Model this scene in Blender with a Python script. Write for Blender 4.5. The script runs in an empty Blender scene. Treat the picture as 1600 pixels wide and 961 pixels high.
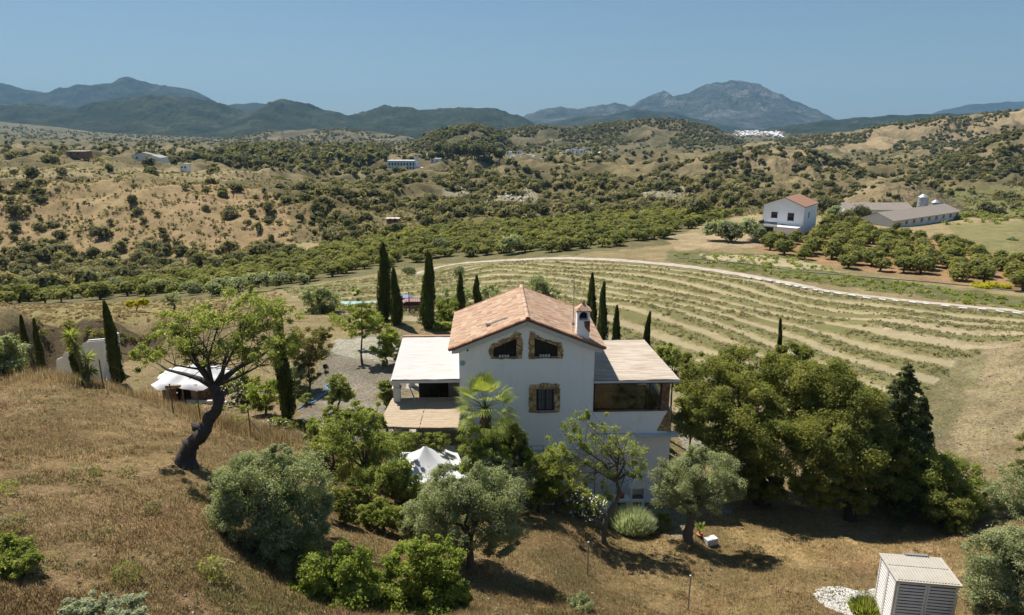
import bpy, math, random
import numpy as np
from mathutils import Vector
from mathutils.geometry import tessellate_polygon

SC = bpy.context.scene
COL = SC.collection
F = 1067.0; PITCH = math.radians(15); CC = math.cos(PITCH); SS = math.sin(PITCH); CZ = 24.0

# ------------------------------------------------------------------ camera geometry helpers
def ray(px, py):
    a = (px-800)/F; b = (py-480.5)/F
    return (a, CC-b*SS, -SS-b*CC)
def at(px, py, s):
    r = ray(px, py); return (s*r[0], s*r[1], CZ+s*r[2])
def project(x, y, z):
    s = y*CC-(z-CZ)*SS; up = y*SS+(z-CZ)*CC
    s = np.maximum(s, 1e-3)
    return 800+F*x/s, 480.5-F*up/s, s

# ------------------------------------------------------------------ noise
_rs = np.random.RandomState(7); _P = _rs.permutation(256); _P = np.concatenate([_P, _P, _P])
_ang = _rs.rand(256)*2*np.pi; _G = np.stack([np.cos(_ang), np.sin(_ang)], 1)
def perlin(x, y):
    x = np.asarray(x, float); y = np.asarray(y, float)
    xi = np.floor(x).astype(int); yi = np.floor(y).astype(int); xf = x-xi; yf = y-yi
    xi &= 255; yi &= 255
    u = xf*xf*xf*(xf*(xf*6-15)+10); v = yf*yf*yf*(yf*(yf*6-15)+10)
    def g(ix, iy, dx, dy):
        h = _P[_P[ix & 255]+(iy & 255)]; gg = _G[h]; return gg[..., 0]*dx+gg[..., 1]*dy
    a = g(xi, yi, xf, yf); b = g(xi+1, yi, xf-1, yf); c = g(xi, yi+1, xf, yf-1); d = g(xi+1, yi+1, xf-1, yf-1)
    return (a*(1-u)+b*u)*(1-v)+(c*(1-u)+d*u)*v
def fbm(x, y, o=4, g=.5):
    t = 0; a = 1; n = 0
    for i in range(o):
        t = t+a*perlin(x*2**i+17.3*i, y*2**i-9.1*i); n += a; a *= g
    return t/n*1.6
def ridged(x, y, o=4):
    t = 0; a = 1; n = 0
    for i in range(o):
        t = t+a*(1-2*np.abs(perlin(x*2**i+31.7*i, y*2**i+5.3*i))*1.6); n += a; a *= .5
    return t/n

# ------------------------------------------------------------------ objects
def tag(o, label=None, cat=None, group=None, kind=None):
    if label: o['label'] = label
    if cat: o['category'] = cat
    if group: o['group'] = group
    if kind: o['kind'] = kind
    return o
def empty(name, loc=(0, 0, 0), rz=0, label=None, cat=None, group=None):
    o = bpy.data.objects.new(name, None); COL.objects.link(o); o.location = loc; o.rotation_euler = (0, 0, rz)
    o.empty_display_size = .3
    return tag(o, label, cat, group)
def link(name, me, parent=None, loc=None):
    o = bpy.data.objects.new(name, me); COL.objects.link(o)
    if parent is not None: o.parent = parent
    if loc is not None: o.location = loc
    return o
def np_mesh(name, verts, faces, mats, rnd=None, smooth=False, mat_idx=None, cols=None, attrs=None):
    """faces: (n,k) int array with k=3 or 4"""
    me = bpy.data.meshes.new(name); verts = np.asarray(verts, np.float32); faces = np.asarray(faces, np.int32)
    n, k = faces.shape
    me.vertices.add(len(verts)); me.vertices.foreach_set('co', verts.ravel())
    me.loops.add(n*k); me.loops.foreach_set('vertex_index', faces.ravel())
    me.polygons.add(n); me.polygons.foreach_set('loop_start', np.arange(0, n*k, k, dtype=np.int32))
    if smooth: me.polygons.foreach_set('use_smooth', np.ones(n, bool))
    if mat_idx is not None: me.polygons.foreach_set('material_index', np.asarray(mat_idx, np.int32))
    for m in (mats if isinstance(mats, (list, tuple)) else [mats]): me.materials.append(m)
    if rnd is not None:
        a = me.attributes.new('rnd', 'FLOAT', 'POINT'); a.data.foreach_set('value', np.asarray(rnd, np.float32))
    for nm, v in (attrs or {}).items():
        a = me.attributes.new(nm, 'FLOAT', 'POINT'); a.data.foreach_set('value', np.asarray(v, np.float32).ravel())
    if cols is not None:
        a = me.attributes.new('col', 'FLOAT_COLOR', 'POINT')
        c = np.ones((len(verts), 4), np.float32); c[:, :3] = cols; a.data.foreach_set('color', c.ravel())
    me.update(calc_edges=True); me.validate()
    return me

class MB:
    """small architectural mesh builder"""
    def __init__(s): s.v = []; s.f = []; s.r = []
    def poly(s, pts, r=0):
        n = len(s.v); s.v += [tuple(p) for p in pts]; s.r += [r]*len(pts); s.f.append(tuple(range(n, n+len(pts)))); return s
    def box(s, x0, y0, z0, x1, y1, z1, r=0, rz=0, rx=0, piv=None):
        P = [(x0,y0,z0),(x1,y0,z0),(x1,y1,z0),(x0,y1,z0),(x0,y0,z1),(x1,y0,z1),(x1,y1,z1),(x0,y1,z1)]
        if rz or rx:
            c = piv or ((x0+x1)/2, (y0+y1)/2, (z0+z1)/2); Q = []
            for p in P:
                dx, dy, dz = p[0]-c[0], p[1]-c[1], p[2]-c[2]
                dy, dz = dy*math.cos(rx)-dz*math.sin(rx), dy*math.sin(rx)+dz*math.cos(rx)
                dx, dy = dx*math.cos(rz)-dy*math.sin(rz), dx*math.sin(rz)+dy*math.cos(rz)
                Q.append((c[0]+dx, c[1]+dy, c[2]+dz))
            P = Q
        n = len(s.v); s.v += P; s.r += [r]*8
        for f in ((0,3,2,1),(4,5,6,7),(0,1,5,4),(1,2,6,5),(2,3,7,6),(3,0,4,7)): s.f.append(tuple(n+i for i in f))
        return s
    def prism(s, pts, y0, y1, r=0):
        """polygon in xz extruded along y (pts counter-clockwise seen from -y)"""
        n = len(s.v); k = len(pts)
        s.v += [(p[0], y0, p[1]) for p in pts]+[(p[0], y1, p[1]) for p in pts]; s.r += [r]*(2*k)
        s.f.append(tuple(n+i for i in range(k))); s.f.append(tuple(n+k+i for i in reversed(range(k))))
        for i in range(k):
            j = (i+1) % k; s.f.append((n+j, n+i, n+k+i, n+k+j))
        return s
    def tube(s, pts, rad, n=8, r=0, cap=True):
        rad = rad if isinstance(rad, (list, tuple)) else [rad]*len(pts)
        P = [Vector(p) for p in pts]; base = len(s.v); u = None
        for i, p in enumerate(P):
            t = (P[min(i+1, len(P)-1)]-P[max(i-1, 0)]).normalized()
            if u is None: u = t.orthogonal().normalized()
            else: u = (u-t*u.dot(t)).normalized()
            w = t.cross(u)
            for k in range(n):
                a = 2*math.pi*k/n; q = p+(u*math.cos(a)+w*math.sin(a))*rad[i]; s.v.append(tuple(q)); s.r.append(r)
        for i in range(len(P)-1):
            for k in range(n):
                a = base+i*n+k; b = base+i*n+(k+1) % n; s.f.append((a, b, b+n, a+n))
        if cap:
            s.f.append(tuple(base+k for k in reversed(range(n)))); s.f.append(tuple(base+(len(P)-1)*n+k for k in range(n)))
        return s
    def lathe(s, prof, n=16, c=(0, 0), r=0):
        base = len(s.v)
        for (rr, z) in prof:
            for k in range(n):
                a = 2*math.pi*k/n; s.v.append((c[0]+rr*math.cos(a), c[1]+rr*math.sin(a), z)); s.r.append(r)
        for i in range(len(prof)-1):
            for k in range(n):
                a = base+i*n+k; b = base+i*n+(k+1) % n; s.f.append((a, b, b+n, a+n))
        s.f.append(tuple(base+k for k in reversed(range(n)))); s.f.append(tuple(base+(len(prof)-1)*n+k for k in range(n)))
        return s
    def sheet_holes(s, outer, holes, y, depth=0, r=0):
        """polygon in xz with holes, at y; optional side walls going back by depth"""
        loops = [[Vector((p[0], p[1], 0)) for p in outer]]+[[Vector((p[0], p[1], 0)) for p in h] for h in holes]
        tris = tessellate_polygon(loops); flat = [p for l in loops for p in l]; n = len(s.v)
        s.v += [(p.x, y, p.y) for p in flat]; s.r += [r]*len(flat)
        for t in tris:
            a, b, c = [flat[i] for i in t]
            cr = (b.x-a.x)*(c.y-a.y)-(b.y-a.y)*(c.x-a.x)
            s.f.append(tuple(n+i for i in (t if cr > 0 else t[::-1])))
        if depth:
            for l in loops:
                k = len(l); m = len(s.v); s.v += [(p.x, y, p.y) for p in l]+[(p.x, y+depth, p.y) for p in l]; s.r += [r]*(2*k)
                for i in range(k):
                    j = (i+1) % k; s.f.append((m+i, m+j, m+k+j, m+k+i))
        return s
    def build(s, name, m, parent=None, loc=None, smooth=False):
        me = bpy.data.meshes.new(name); me.from_pydata(s.v, [], s.f)
        for mm in (m if isinstance(m, (list, tuple)) else [m]): me.materials.append(mm)
        a = me.attributes.new('rnd', 'FLOAT', 'POINT'); a.data.foreach_set('value', np.array(s.r, np.float32))
        if smooth: me.polygons.foreach_set('use_smooth', np.ones(len(me.polygons), bool))
        me.update(); me.validate()
        return link(name, me, parent, loc)

# ------------------------------------------------------------------ materials
class NT:
    def __init__(s, name):
        s.m = bpy.data.materials.new(name); s.m.use_nodes = True; s.t = s.m.node_tree; s.N = s.t.nodes; s.L = s.t.links
        s.N.clear(); s.out = s.N.new('ShaderNodeOutputMaterial'); s.co = None
    def n(s, typ, **kw):
        o = s.N.new('ShaderNode'+typ)
        for k, v in kw.items(): setattr(o, k, v)
        return o
    def put(s, sock, v):
        if hasattr(v, 'is_linked') or hasattr(v, 'links'): s.L.new(v, sock)
        else:
            try: sock.default_value = v
            except Exception: sock.default_value = (*v, 1)
    def pos(s):
        if s.co is None: s.co = s.n('NewGeometry').outputs['Position']
        return s.co
    def objco(s): return s.n('TexCoord').outputs['Object']
    def noise(s, scale, detail=4, rough=.55, vec=None, dist=0, stretch=None):
        v = vec if vec is not None else s.pos()
        if stretch:
            mp = s.n('Mapping'); s.L.new(v, mp.inputs['Vector']); mp.inputs['Scale'].default_value = stretch; v = mp.outputs[0]
        o = s.n('TexNoise'); s.L.new(v, o.inputs['Vector']); o.inputs['Scale'].default_value = scale
        o.inputs['Detail'].default_value = detail; o.inputs['Roughness'].default_value = rough; o.inputs['Distortion'].default_value = dist
        return o.outputs['Fac']
    def ramp(s, fac, stops, interp='LINEAR'):
        o = s.n('ValToRGB'); o.color_ramp.interpolation = interp; e = o.color_ramp.elements
        while len(e) > len(stops): e.remove(e[-1])
        while len(e) < len(stops): e.new(.5)
        for i, (p, c) in enumerate(stops):
            e[i].position = p; e[i].color = (*c, 1) if not isinstance(c, (int, float)) else (c, c, c, 1)
        s.L.new(fac, o.inputs[0]); return o.outputs[0]
    def mix(s, f, a, b, mode='MIX'):
        o = s.n('Mix', data_type='RGBA', blend_type=mode); s.put(o.inputs[0], f)
        for k, v in ((6, a), (7, b)):
            if isinstance(v, tuple): o.inputs[k].default_value = (*v[:3], 1)
            else: s.L.new(v, o.inputs[k])
        return o.outputs[2]
    def math(s, op, a, b=0, clamp=False):
        o = s.n('Math', operation=op, use_clamp=clamp); s.put(o.inputs[0], a); s.put(o.inputs[1], b); return o.outputs[0]
    def attr(s, nm, out='Fac'):
        o = s.n('Attribute'); o.attribute_name = nm; return o.outputs[out]
    def bump(s, h, strength=.5, dist=.1):
        o = s.n('Bump'); s.L.new(h, o.inputs['Height']); o.inputs['Strength'].default_value = strength; o.inputs['Distance'].default_value = dist; return o.outputs[0]
    def bsdf(s, col, rough=.8, spec=.3, normal=None, metal=0, transl=0, tcol=None, **kw):
        p = s.n('BsdfPrincipled')
        if isinstance(col, tuple): p.inputs['Base Color'].default_value = (*col[:3], 1)
        else: s.L.new(col, p.inputs['Base Color'])
        s.put(p.inputs['Roughness'], rough); p.inputs['Specular IOR Level'].default_value = spec; p.inputs['Metallic'].default_value = metal
        for k, v in kw.items(): p.inputs[k].default_value = v
        if normal is not None: s.L.new(normal, p.inputs['Normal'])
        res = p.outputs[0]
        if transl:
            t = s.n('BsdfTranslucent'); c = tcol if tcol is not None else col
            if isinstance(c, tuple): t.inputs[0].default_value = (*c[:3], 1)
            else: s.L.new(c, t.inputs[0])
            mx = s.n('MixShader'); mx.inputs[0].default_value = transl; s.L.new(res, mx.inputs[1]); s.L.new(t.outputs[0], mx.inputs[2]); res = mx.outputs[0]
        s.L.new(res, s.out.inputs[0]); return s.m

def m_leaf(name, dark, mid, light, transl=.3, scale=.55, yellow=1.25, rough=.55):
    t = NT(name)
    r = t.attr('rnd'); n = t.noise(scale, 3, .6)
    f = t.math('ADD', t.math('MULTIPLY', r, .55), t.math('MULTIPLY', n, .6))
    g_ = 1.4; c = t.ramp(f, [(.2, tuple(v*g_ for v in dark)), (.52, tuple(v*g_ for v in mid)), (.9, tuple(v*g_ for v in light))])
    transl = min(.5, transl+.12)
    tc = t.mix(1.0, c, (1.55*yellow, 1.85, .95), 'MULTIPLY')
    return t.bsdf(c, .75, .08, transl=transl, tcol=tc)
def m_plain(name, col, rough=.8, var=.12, scale=3, bump=.0, bscale=30, spec=.3, metal=0, streak=0):
    t = NT(name); n = t.noise(scale, 5, .6)
    c = t.mix(n, tuple(v*(1-var) for v in col), tuple(min(1, v*(1+var)) for v in col))
    if streak:
        s = t.noise(6, 4, .6, stretch=(1, 1, .08)); c = t.mix(t.math('MULTIPLY', t.ramp(s, [(.55, 0.), (.8, 1.)]), streak), c, tuple(v*.55 for v in col))
    nm = t.bump(t.noise(bscale, 4), bump, .03) if bump else None
    return t.bsdf(c, rough, spec, nm, metal)

M = {}
M['oak'] = m_leaf('oak_leaf', (.046, .058, .016), (.110, .124, .034), (.21, .205, .062), .30, .7)
M['olive'] = m_leaf('olive_leaf', (.075, .085, .042), (.165, .175, .095), (.30, .30, .18), .26, .8, 1.05)
M['almond'] = m_leaf('almond_leaf', (.060, .082, .022), (.135, .162, .048), (.24, .26, .10), .40, .8)
M['lime'] = m_leaf('bright_leaf', (.058, .084, .018), (.130, .165, .036), (.24, .27, .08), .42, .8)
M['cypress'] = m_leaf('cypress_leaf', (.020, .030, .010), (.042, .056, .017), (.085, .098, .030), .15, 1.2)
M['conifer'] = m_leaf('conifer_leaf', (.032, .042, .018), (.064, .078, .030), (.12, .130, .052), .22, 1.2)
M['garden'] = m_leaf('garden_leaf', (.055, .075, .020), (.120, .145, .038), (.23, .245, .075), .36, 1.0)
M['pepper'] = m_leaf('pepper_tree_leaf', (.050, .058, .022), (.105, .105, .040), (.19, .165, .07), .28, .8)
M['grey'] = m_leaf('silver_leaf', (.12, .125, .09), (.22, .225, .165), (.36, .35, .27), .25, 1.0, 1.0)
M['palm'] = m_leaf('palm_leaf', (.06, .085, .018), (.14, .17, .04), (.27, .29, .09), .30, 1.2)
M['avocado'] = m_leaf('orchard_leaf', (.046, .056, .016), (.108, .118, .032), (.22, .205, .062), .24, .16)
M['scrub'] = m_leaf('scrub_leaf', (.036, .042, .019), (.080, .083, .036), (.165, .150, .068), .18, .08)
M['scrub_pale'] = m_leaf('pale_scrub_leaf', (.080, .080, .042), (.155, .145, .074), (.26, .225, .12), .22, .08)
M['yellowbush'] = m_leaf('broom_leaf', (.10, .12, .02), (.24, .24, .03), (.50, .42, .03), .3, 1.0)
M['flower'] = m_plain('white_petals', (.78, .76, .72), .7)
M['pinkflower'] = m_plain('pink_petals', (.7, .35, .38), .7)
M['bark'] = m_plain('grey_bark', (.11, .09, .07), .95, .4, 8, .9, 14)
M['bark_dark'] = m_plain('dark_bark', (.055, .045, .038), .95, .45, 6, 1.0, 10)
M['bark_tan'] = m_plain('palm_bark', (.16, .11, .07), .95, .4, 8, .9, 18)
M['core'] = m_plain('shaded_foliage_core', (.040, .045, .018), .95, .3, 4)  # solid crown filler, shade between the leaves put into its dark colour
def m_grass(name, a, b, c):
    t = NT(name); r = t.attr('rnd'); n = t.noise(.45, 5, .7)
    f = t.math('ADD', t.math('MULTIPLY', r, .5), t.math('SUBTRACT', t.math('MULTIPLY', n, 1.5), .45))
    return t.bsdf(t.ramp(f, [(.2, a), (.55, b), (.9, c)]), .8, .2, transl=.45)
M['dry'] = m_grass('dry_grass', (.14, .095, .042), (.30, .215, .098), (.48, .375, .20))
M['greengrass'] = m_grass('green_grass', (.10, .10, .035), (.19, .18, .065), (.34, .29, .13))
M['tuft'] = m_grass('row_tufts', (.17, .165, .065), (.30, .27, .125), (.44, .38, .20))

def m_white(name, base=(.90, .90, .895), stain=.3):
    t = NT(name); n = t.noise(.8, 5, .65); n2 = t.noise(5, 5, .65); s = t.noise(2.2, 4, .6, stretch=(1, 1, .1))
    c = t.mix(n, tuple(v*.9 for v in base), base)
    c = t.mix(t.math('MULTIPLY', t.ramp(s, [(.55, 0.), (.8, 1.)]), stain), c, (.52, .49, .44))
    return t.bsdf(c, .85, .25, t.bump(n2, .25, .02))
M['white'] = m_white('white_render'); M['white_clean'] = m_plain('white_paint', (.55, .55, .545), .6, .04)
def m_tile(name, a, b, c):
    t = NT(name); r = t.attr('rnd'); n = t.noise(1.1, 4, .6); n2 = t.noise(14, 4, .6)
    f = t.math('ADD', t.math('MULTIPLY', r, .62), t.math('MULTIPLY', n2, .4))
    col = t.ramp(f, [(.15, a), (.5, b), (.85, c)])
    col = t.mix(t.math('MULTIPLY', t.ramp(n, [(.5, 0.), (.75, 1.)]), .3), col, (.30, .24, .18))
    return t.bsdf(col, .85, .25, t.bump(n2, .4, .02))
M['tile'] = m_tile('clay_tile', (.29, .16, .10), (.43, .28, .19), (.55, .42, .30))
M['tile_dark'] = m_tile('edge_tile', (.16, .07, .045), (.26, .12, .07), (.38, .2, .12))
def m_stone(name, a, b, c, sc=3.0):
    t = NT(name); v = t.n('TexVoronoi'); v.feature = 'F1'; v.inputs['Scale'].default_value = sc; t.L.new(t.pos(), v.inputs['Vector'])
    v2 = t.n('TexVoronoi'); v2.feature = 'DISTANCE_TO_EDGE'; v2.inputs['Scale'].default_value = sc; t.L.new(t.pos(), v2.inputs['Vector'])
    sx = t.n('SeparateColor'); t.L.new(v.outputs['Color'], sx.inputs[0])
    col = t.ramp(t.math('ADD', t.math('MULTIPLY', sx.outputs[0], .6), t.math('MULTIPLY', t.noise(12, 4), .4)), [(.2, a), (.5, b), (.85, c)])
    e = t.ramp(v2.outputs[0], [(0, 0.), (.08, 1.)])
    col = t.mix(e, tuple(x*.5 for x in a), col)
    return t.bsdf(col, .9, .2, t.bump(e, .7, .04))
M['stone'] = m_stone('ochre_stone', (.27, .16, .07), (.44, .29, .14), (.60, .44, .26))
M['brick'] = m_stone('brown_brick', (.13, .07, .045), (.21, .12, .075), (.30, .19, .12), 5)
M['brick_red'] = m_stone('red_brick', (.20, .10, .06), (.30, .16, .10), (.38, .24, .16), 4)
M['wood_dark'] = m_plain('dark_wood', (.06, .035, .022), .6, .3, 6)
M['wood'] = m_plain('weathered_wood', (.26, .19, .13), .8, .25, 6)
M['iron'] = m_plain('black_iron', (.018, .018, .02), .5, .2, 6, metal=.3)
M['steel'] = m_plain('grey_steel', (.28, .28, .28), .5, .15, 5, metal=.5)
M['post'] = m_plain('rusty_post', (.14, .10, .075), .8, .3, 9)
M['dark'] = m_plain('dark_interior', (.03, .028, .026), .9, .2)
M['room'] = m_plain('interior_plaster', (.42, .41, .39), .9, .1)
M['concrete'] = m_plain('concrete', (.28, .265, .235), .9, .15, 2, .3)
M['terracotta'] = m_plain('terracotta', (.36, .15, .08), .8, .2, 5)
M['teal'] = m_plain('teal_cover', (.20, .36, .36), .6, .1)
M['carred'] = m_plain('faded_red_paint', (.30, .15, .14), .4, .05, spec=.4)
M['carblue'] = m_plain('blue_paint', (.17, .22, .30), .4, .05, spec=.4)
M['plate'] = m_plain('blue_glazed_plate', (.24, .42, .52), .3, .35, 12)
M['hose'] = m_plain('blue_hose', (.12, .3, .6), .5, .05)
M['rubber'] = m_plain('black_rubber', (.02, .02, .02), .8, .1)
def m_glass(name, c=(.02, .024, .026)):
    t = NT(name); return t.bsdf(c, .12, .3)
M['glass'] = m_glass('dark_glass')
def m_reed():
    t = NT('reed_matting'); w = t.noise(5, 4, .7, stretch=(.7, 14, 1)); n = t.noise(1.5, 4, .6)
    c = t.ramp(w, [(.28, (.14, .10, .065)), (.48, (.36, .28, .19)), (.72, (.52, .43, .32))])
    c = t.mix(t.math('MULTIPLY', n, .35), c, (.35, .28, .21))
    return t.bsdf(c, .9, .2, t.bump(w, .6, .03))
M['reed'] = m_reed()
def m_canopy(name, a, b, st):
    t = NT(name); w = t.noise(1.6, 5, .62, stretch=(.35, 2.6, 1), dist=.2); w2 = t.noise(5, 4, .7, stretch=(.5, 9, 1))
    f = t.math('ADD', t.math('MULTIPLY', w, .6), t.math('MULTIPLY', w2, .4))
    c = t.ramp(f, st)
    return t.bsdf(c, .9, .2, t.bump(w2, .4, .03))
M['roof_left'] = m_canopy('chalky_roof', 0, 0, [(.33, (.27, .22, .19)), (.42, (.42, .39, .37)), (.62, (.47, .455, .44))])
M['roof_right'] = m_canopy('weathered_reed_roof', 0, 0, [(.32, (.20, .145, .105)), (.46, (.34, .28, .22)), (.62, (.46, .41, .35))])
M['fabric'] = m_plain('white_canvas', (.52, .52, .53), .9, .06, 2)
M['awning'] = m_plain('cream_canvas', (.50, .45, .37), .9, .08, 2)
M['farmroof'] = m_plain('fibre_cement_roof', (.24, .205, .175), .9, .18, 1, streak=.4)
M['farmwall'] = m_plain('off_white_wall', (.62, .62, .60), .9, .1, 1, streak=.3)
M['silo'] = m_plain('galvanised_silo', (.36, .38, .40), .45, .15, 2, metal=.4)
M['farred'] = m_tile('far_roof', (.26, .14, .09), (.33, .2, .135), (.4, .27, .19))
M['rock'] = m_plain('pale_rock', (.25, .235, .20), .95, .3, 1.5, .6, 3)
M['whiterock'] = m_plain('white_rock', (.46, .45, .42), .95, .12, 5, .4, 12)

# ------------------------------------------------------------------ world, sun, camera
SUN_EL = math.radians(56); SHX, SHY = .64, -.768     # shadow direction on the ground
SUNV = Vector((-SHX*math.cos(SUN_EL), -SHY*math.cos(SUN_EL), math.sin(SUN_EL))).normalized()
w = bpy.data.worlds.new('World'); SC.world = w; w.use_nodes = True
nt = w.node_tree; nt.nodes.clear()
sky = nt.nodes.new('ShaderNodeTexSky'); sky.sky_type = 'NISHITA'; sky.sun_disc = False
sky.sun_elevation = SUN_EL; sky.sun_rotation = math.atan2(SUNV.x, SUNV.y)
sky.altitude = 100; sky.air_density = 1.0; sky.dust_density = .3; sky.ozone_density = 2.6
bg = nt.nodes.new('ShaderNodeBackground'); bg.inputs[1].default_value = .081
hs = nt.nodes.new('ShaderNodeHueSaturation'); hs.inputs['Saturation'].default_value = 1.0
out = nt.nodes.new('ShaderNodeOutputWorld')
nt.links.new(sky.outputs[0], hs.inputs['Color']); tn = nt.nodes.new('ShaderNodeMix'); tn.data_type = 'RGBA'; tn.blend_type = 'MULTIPLY'; tn.inputs[0].default_value = 1; tn.inputs[7].default_value = (.66, .85, .99, 1); gm = nt.nodes.new('ShaderNodeGamma'); gm.inputs[1].default_value = .62; nt.links.new(hs.outputs[0], gm.inputs[0]); nt.links.new(gm.outputs[0], tn.inputs[6]); nt.links.new(tn.outputs[2], bg.inputs[0]); nt.links.new(bg.outputs[0], out.inputs[0])
sd = bpy.data.lights.new('sun', 'SUN'); sd.energy = 4.2; sd.angle = math.radians(.53); sd.color = (1, .94, .85)
so = bpy.data.objects.new('sun', sd); COL.objects.link(so); so.rotation_euler = SUNV.to_track_quat('Z', 'Y').to_euler(); so.location = (-40, 60, 80)
cd = bpy.data.cameras.new('camera'); cam = bpy.data.objects.new('camera', cd); COL.objects.link(cam); SC.camera = cam
cam.location = (0, 0, CZ); cam.rotation_euler = (math.radians(75), 0, 0); cd.sensor_width = 36; cd.lens = F/1600*36
cd.clip_start = .5; cd.clip_end = 30000
SC.view_settings.view_transform = 'Standard'; SC.view_settings.look = 'None'; SC.view_settings.exposure = 1.04; SC.view_settings.gamma = 1
cy = SC.cycles; cy.use_adaptive_sampling = True; cy.adaptive_threshold = .02; cy.use_denoising = True; cy.time_limit = 900
cy.max_bounces = 9; cy.diffuse_bounces = 7; cy.glossy_bounces = 2; cy.transmission_bounces = 3; cy.transparent_max_bounces = 6; cy.volume_bounces = 0
cy.caustics_reflective = False; cy.caustics_refractive = False; cy.sample_clamp_indirect = 6

# ------------------------------------------------------------------ terrain
CTRL = [  # (px, py, depth along the view axis)
 # foreground hill, left
 (0,950,16.5),(150,950,17.5),(300,950,19),(450,950,21),(620,950,23),(800,950,25.5),(950,950,27.5),(1075,953,31),(1180,950,31),(1300,945,31),(1437,995,27.5),(1560,950,30),
 (0,840,19.5),(150,840,21),(300,840,22.5),(440,880,24.5),(560,860,27),(735,880,29.5),(850,880,31),(918,898,33),
 (0,740,24),(140,740,25.5),(290,727,28),(400,760,29),(500,780,31),(580,790,34),(700,820,34.5),(850,810,37),
 (0,650,32),(120,660,32),(220,690,31),(330,700,32),(420,720,34.5),
 (0,596,40),(54,588,40),(160,606,40),(271,647,39.5),(335,668,39),(392,682,38.5),(460,712,37.5),(560,745,37),(640,770,37),(760,795,38),(870,800,39),(930,805,40),
 (945,850,36.3),(1075,845,38),(1000,830,40),(1110,850,38.5),(1200,890,35.5),(1300,880,36),(1400,880,36),(1480,900,34),(1570,880,34),
 (1190,790,44),(1300,800,43.5),(1120,800,42.5),(1420,820,42),(1500,800,42.5),(1590,800,42),(1580,750,46),(1480,760,45.5),
 # right dirt slope
 (1550,600,64),(1570,670,54),(1500,700,52),(1590,560,70),(1450,650,56),
 # field
 (1100,640,55),(1200,600,62),(1350,560,70),(1500,540,74),(1590,520,80),(1000,560,68),(1000,480,88),(1120,500,84),(1250,500,88),(1400,500,86),
 (870,430,125),(900,470,98),(650,430,130),(780,450,108),(760,425,138),(560,450,110),(560,480,86),(1060,434,124),(1296,491,95.5),(1500,500,90),
 (700,415,152),(870,403,148),(985,408,142),(1100,420,133),(1235,442,118),(1300,455,112),(1450,472,103),(1600,487,97),
 # beyond road, right plateau
 (1100,402,146),(1250,425,130),(1440,440,122),(1600,455,115),(1400,420,136),(1590,425,132),(1235,368,178),(1100,375,172),(1300,390,158),(1500,385,160),
 (1590,380,165),(1400,352,212),(1500,350,210),(1590,345,215),(1330,345,212),
 # left garden terrace (level about 4..5) and drive
 # left plateau, grass band and cut bank
 (150,489,76),(20,497,72),(260,492,76),(380,478,88),(150,506,66),(30,512,64),(240,508,66),(480,470,95),
 (0,475,105),(120,472,118),(300,455,132),(480,430,145),(600,415,155),
 # valley left
 (100,440,185),(20,450,180),(300,425,180),(450,402,190),(560,392,190),(700,385,185),(900,372,182),(1040,365,182),
 (0,405,230),(150,405,231),(260,400,231),(380,392,233),(500,385,222),(720,356,232),(900,346,240),(1080,336,240),(820,350,236),
 # left brown hill
 (0,350,252),(150,350,254),(300,345,254),(430,345,256),(0,305,282),(150,300,285),(300,287,292),(420,296,296),(520,318,290),(500,350,258),
 (0,268,345),(120,268,350),(230,272,345),(330,276,350),
 # middle
 (600,352,268),(600,318,350),(700,335,290),(780,335,305),(700,305,390),(780,302,400),(880,325,330),(900,300,410),(1000,325,330),(1010,296,420),(1100,322,300),(1150,315,300),
 (600,290,430),(450,270,520),(560,272,540),(640,264,600),(720,262,620),(880,252,740),(950,270,560),(820,275,520),(1000,268,560),
 (1250,330,290),(1350,318,330),(1450,310,360),(1590,315,330),(1500,325,300),
 (0,250,520),(150,248,560),(300,246,700),(450,238,850),(600,245,800),(100,235,900),(300,228,1300),(600,228,1500),(900,238,1000),(100,222,1800),(400,218,2300),(700,222,2100),
 (1150,255,700),(1300,260,700),(1450,262,600),(1590,262,560),(1000,230,1500),(1300,225,1500),(1590,225,1400),(1185,216,2000),(1150,212,2250),(1185,207,2500),(1225,210,2400),(1230,216,2000),(1000,212,4500),(300,208,6000),(900,207,7000),(1400,208,6000),
]
WPTS = [ # world control points (x, y, z)
 (-10,5,13.5),(0,5,11),(15,5,7),(-30,10,16),(30,10,5),(0,-14,12),(-40,-10,17),(40,-10,7),(-60,25,17),(60,25,3),(-80,60,10),(80,60,0),(-45,35,13),(45,30,3),(-14,14,13),(0,17,10),(12,19,7),(22,22,5),
 # house terrace and yard (levels set by hand)
 (1,38.6,.15),(5,38.8,0),(9,39.5,0),(-2,38.5,.6),(3,45,.3),(8,46,.5),(12,42,0),(12,50,1.5),(14,46,.2),(20,46,.2),(26,48,.6),
 (-5,38,2.6),(-5,35.5,4.2),(-8,36.5,4.6),(-4.5,42,4.6),(-9,42,4.8),(-9,50,4.9),(-13,44,4.9),(-13,52,4.9),(-16,60,4.8),(-12,68,4.8),(-6,56,4.8),(-4,66,4.8),(2,56,4.4),(8,58,3.9),(12,62,3.4),(18,58,2.2),(2,68,4.2),
 (-20,44,4.9),(-26,46,4.4),(-22,52,4.8),(-30,52,3.8),(-38,52,3.2),(-44,52,3.2),(-34,58,3.2),(-44,60,3.2),(-26,60,4.2),(-15,38.5,6.0),(-9,36.8,5.0),
 (-52,48,6),(-34,63.5,3.4),(-44,63,3.6),(-24,64.5,4.2)]
cp = [at(*c) for c in CTRL]+[tuple(map(float, p)) for p in WPTS]
cp = np.array(cp)
def to_uv(x, y): yy = np.maximum(y+20, 3); return x/yy, np.log(yy)
cu, cv = to_uv(cp[:, 0], cp[:, 1]); cq = (cp[:, 2]-CZ)/(cp[:, 1]+20)
def kern(d2): return np.sqrt(d2+.02**2)
KU = 1.15
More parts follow.
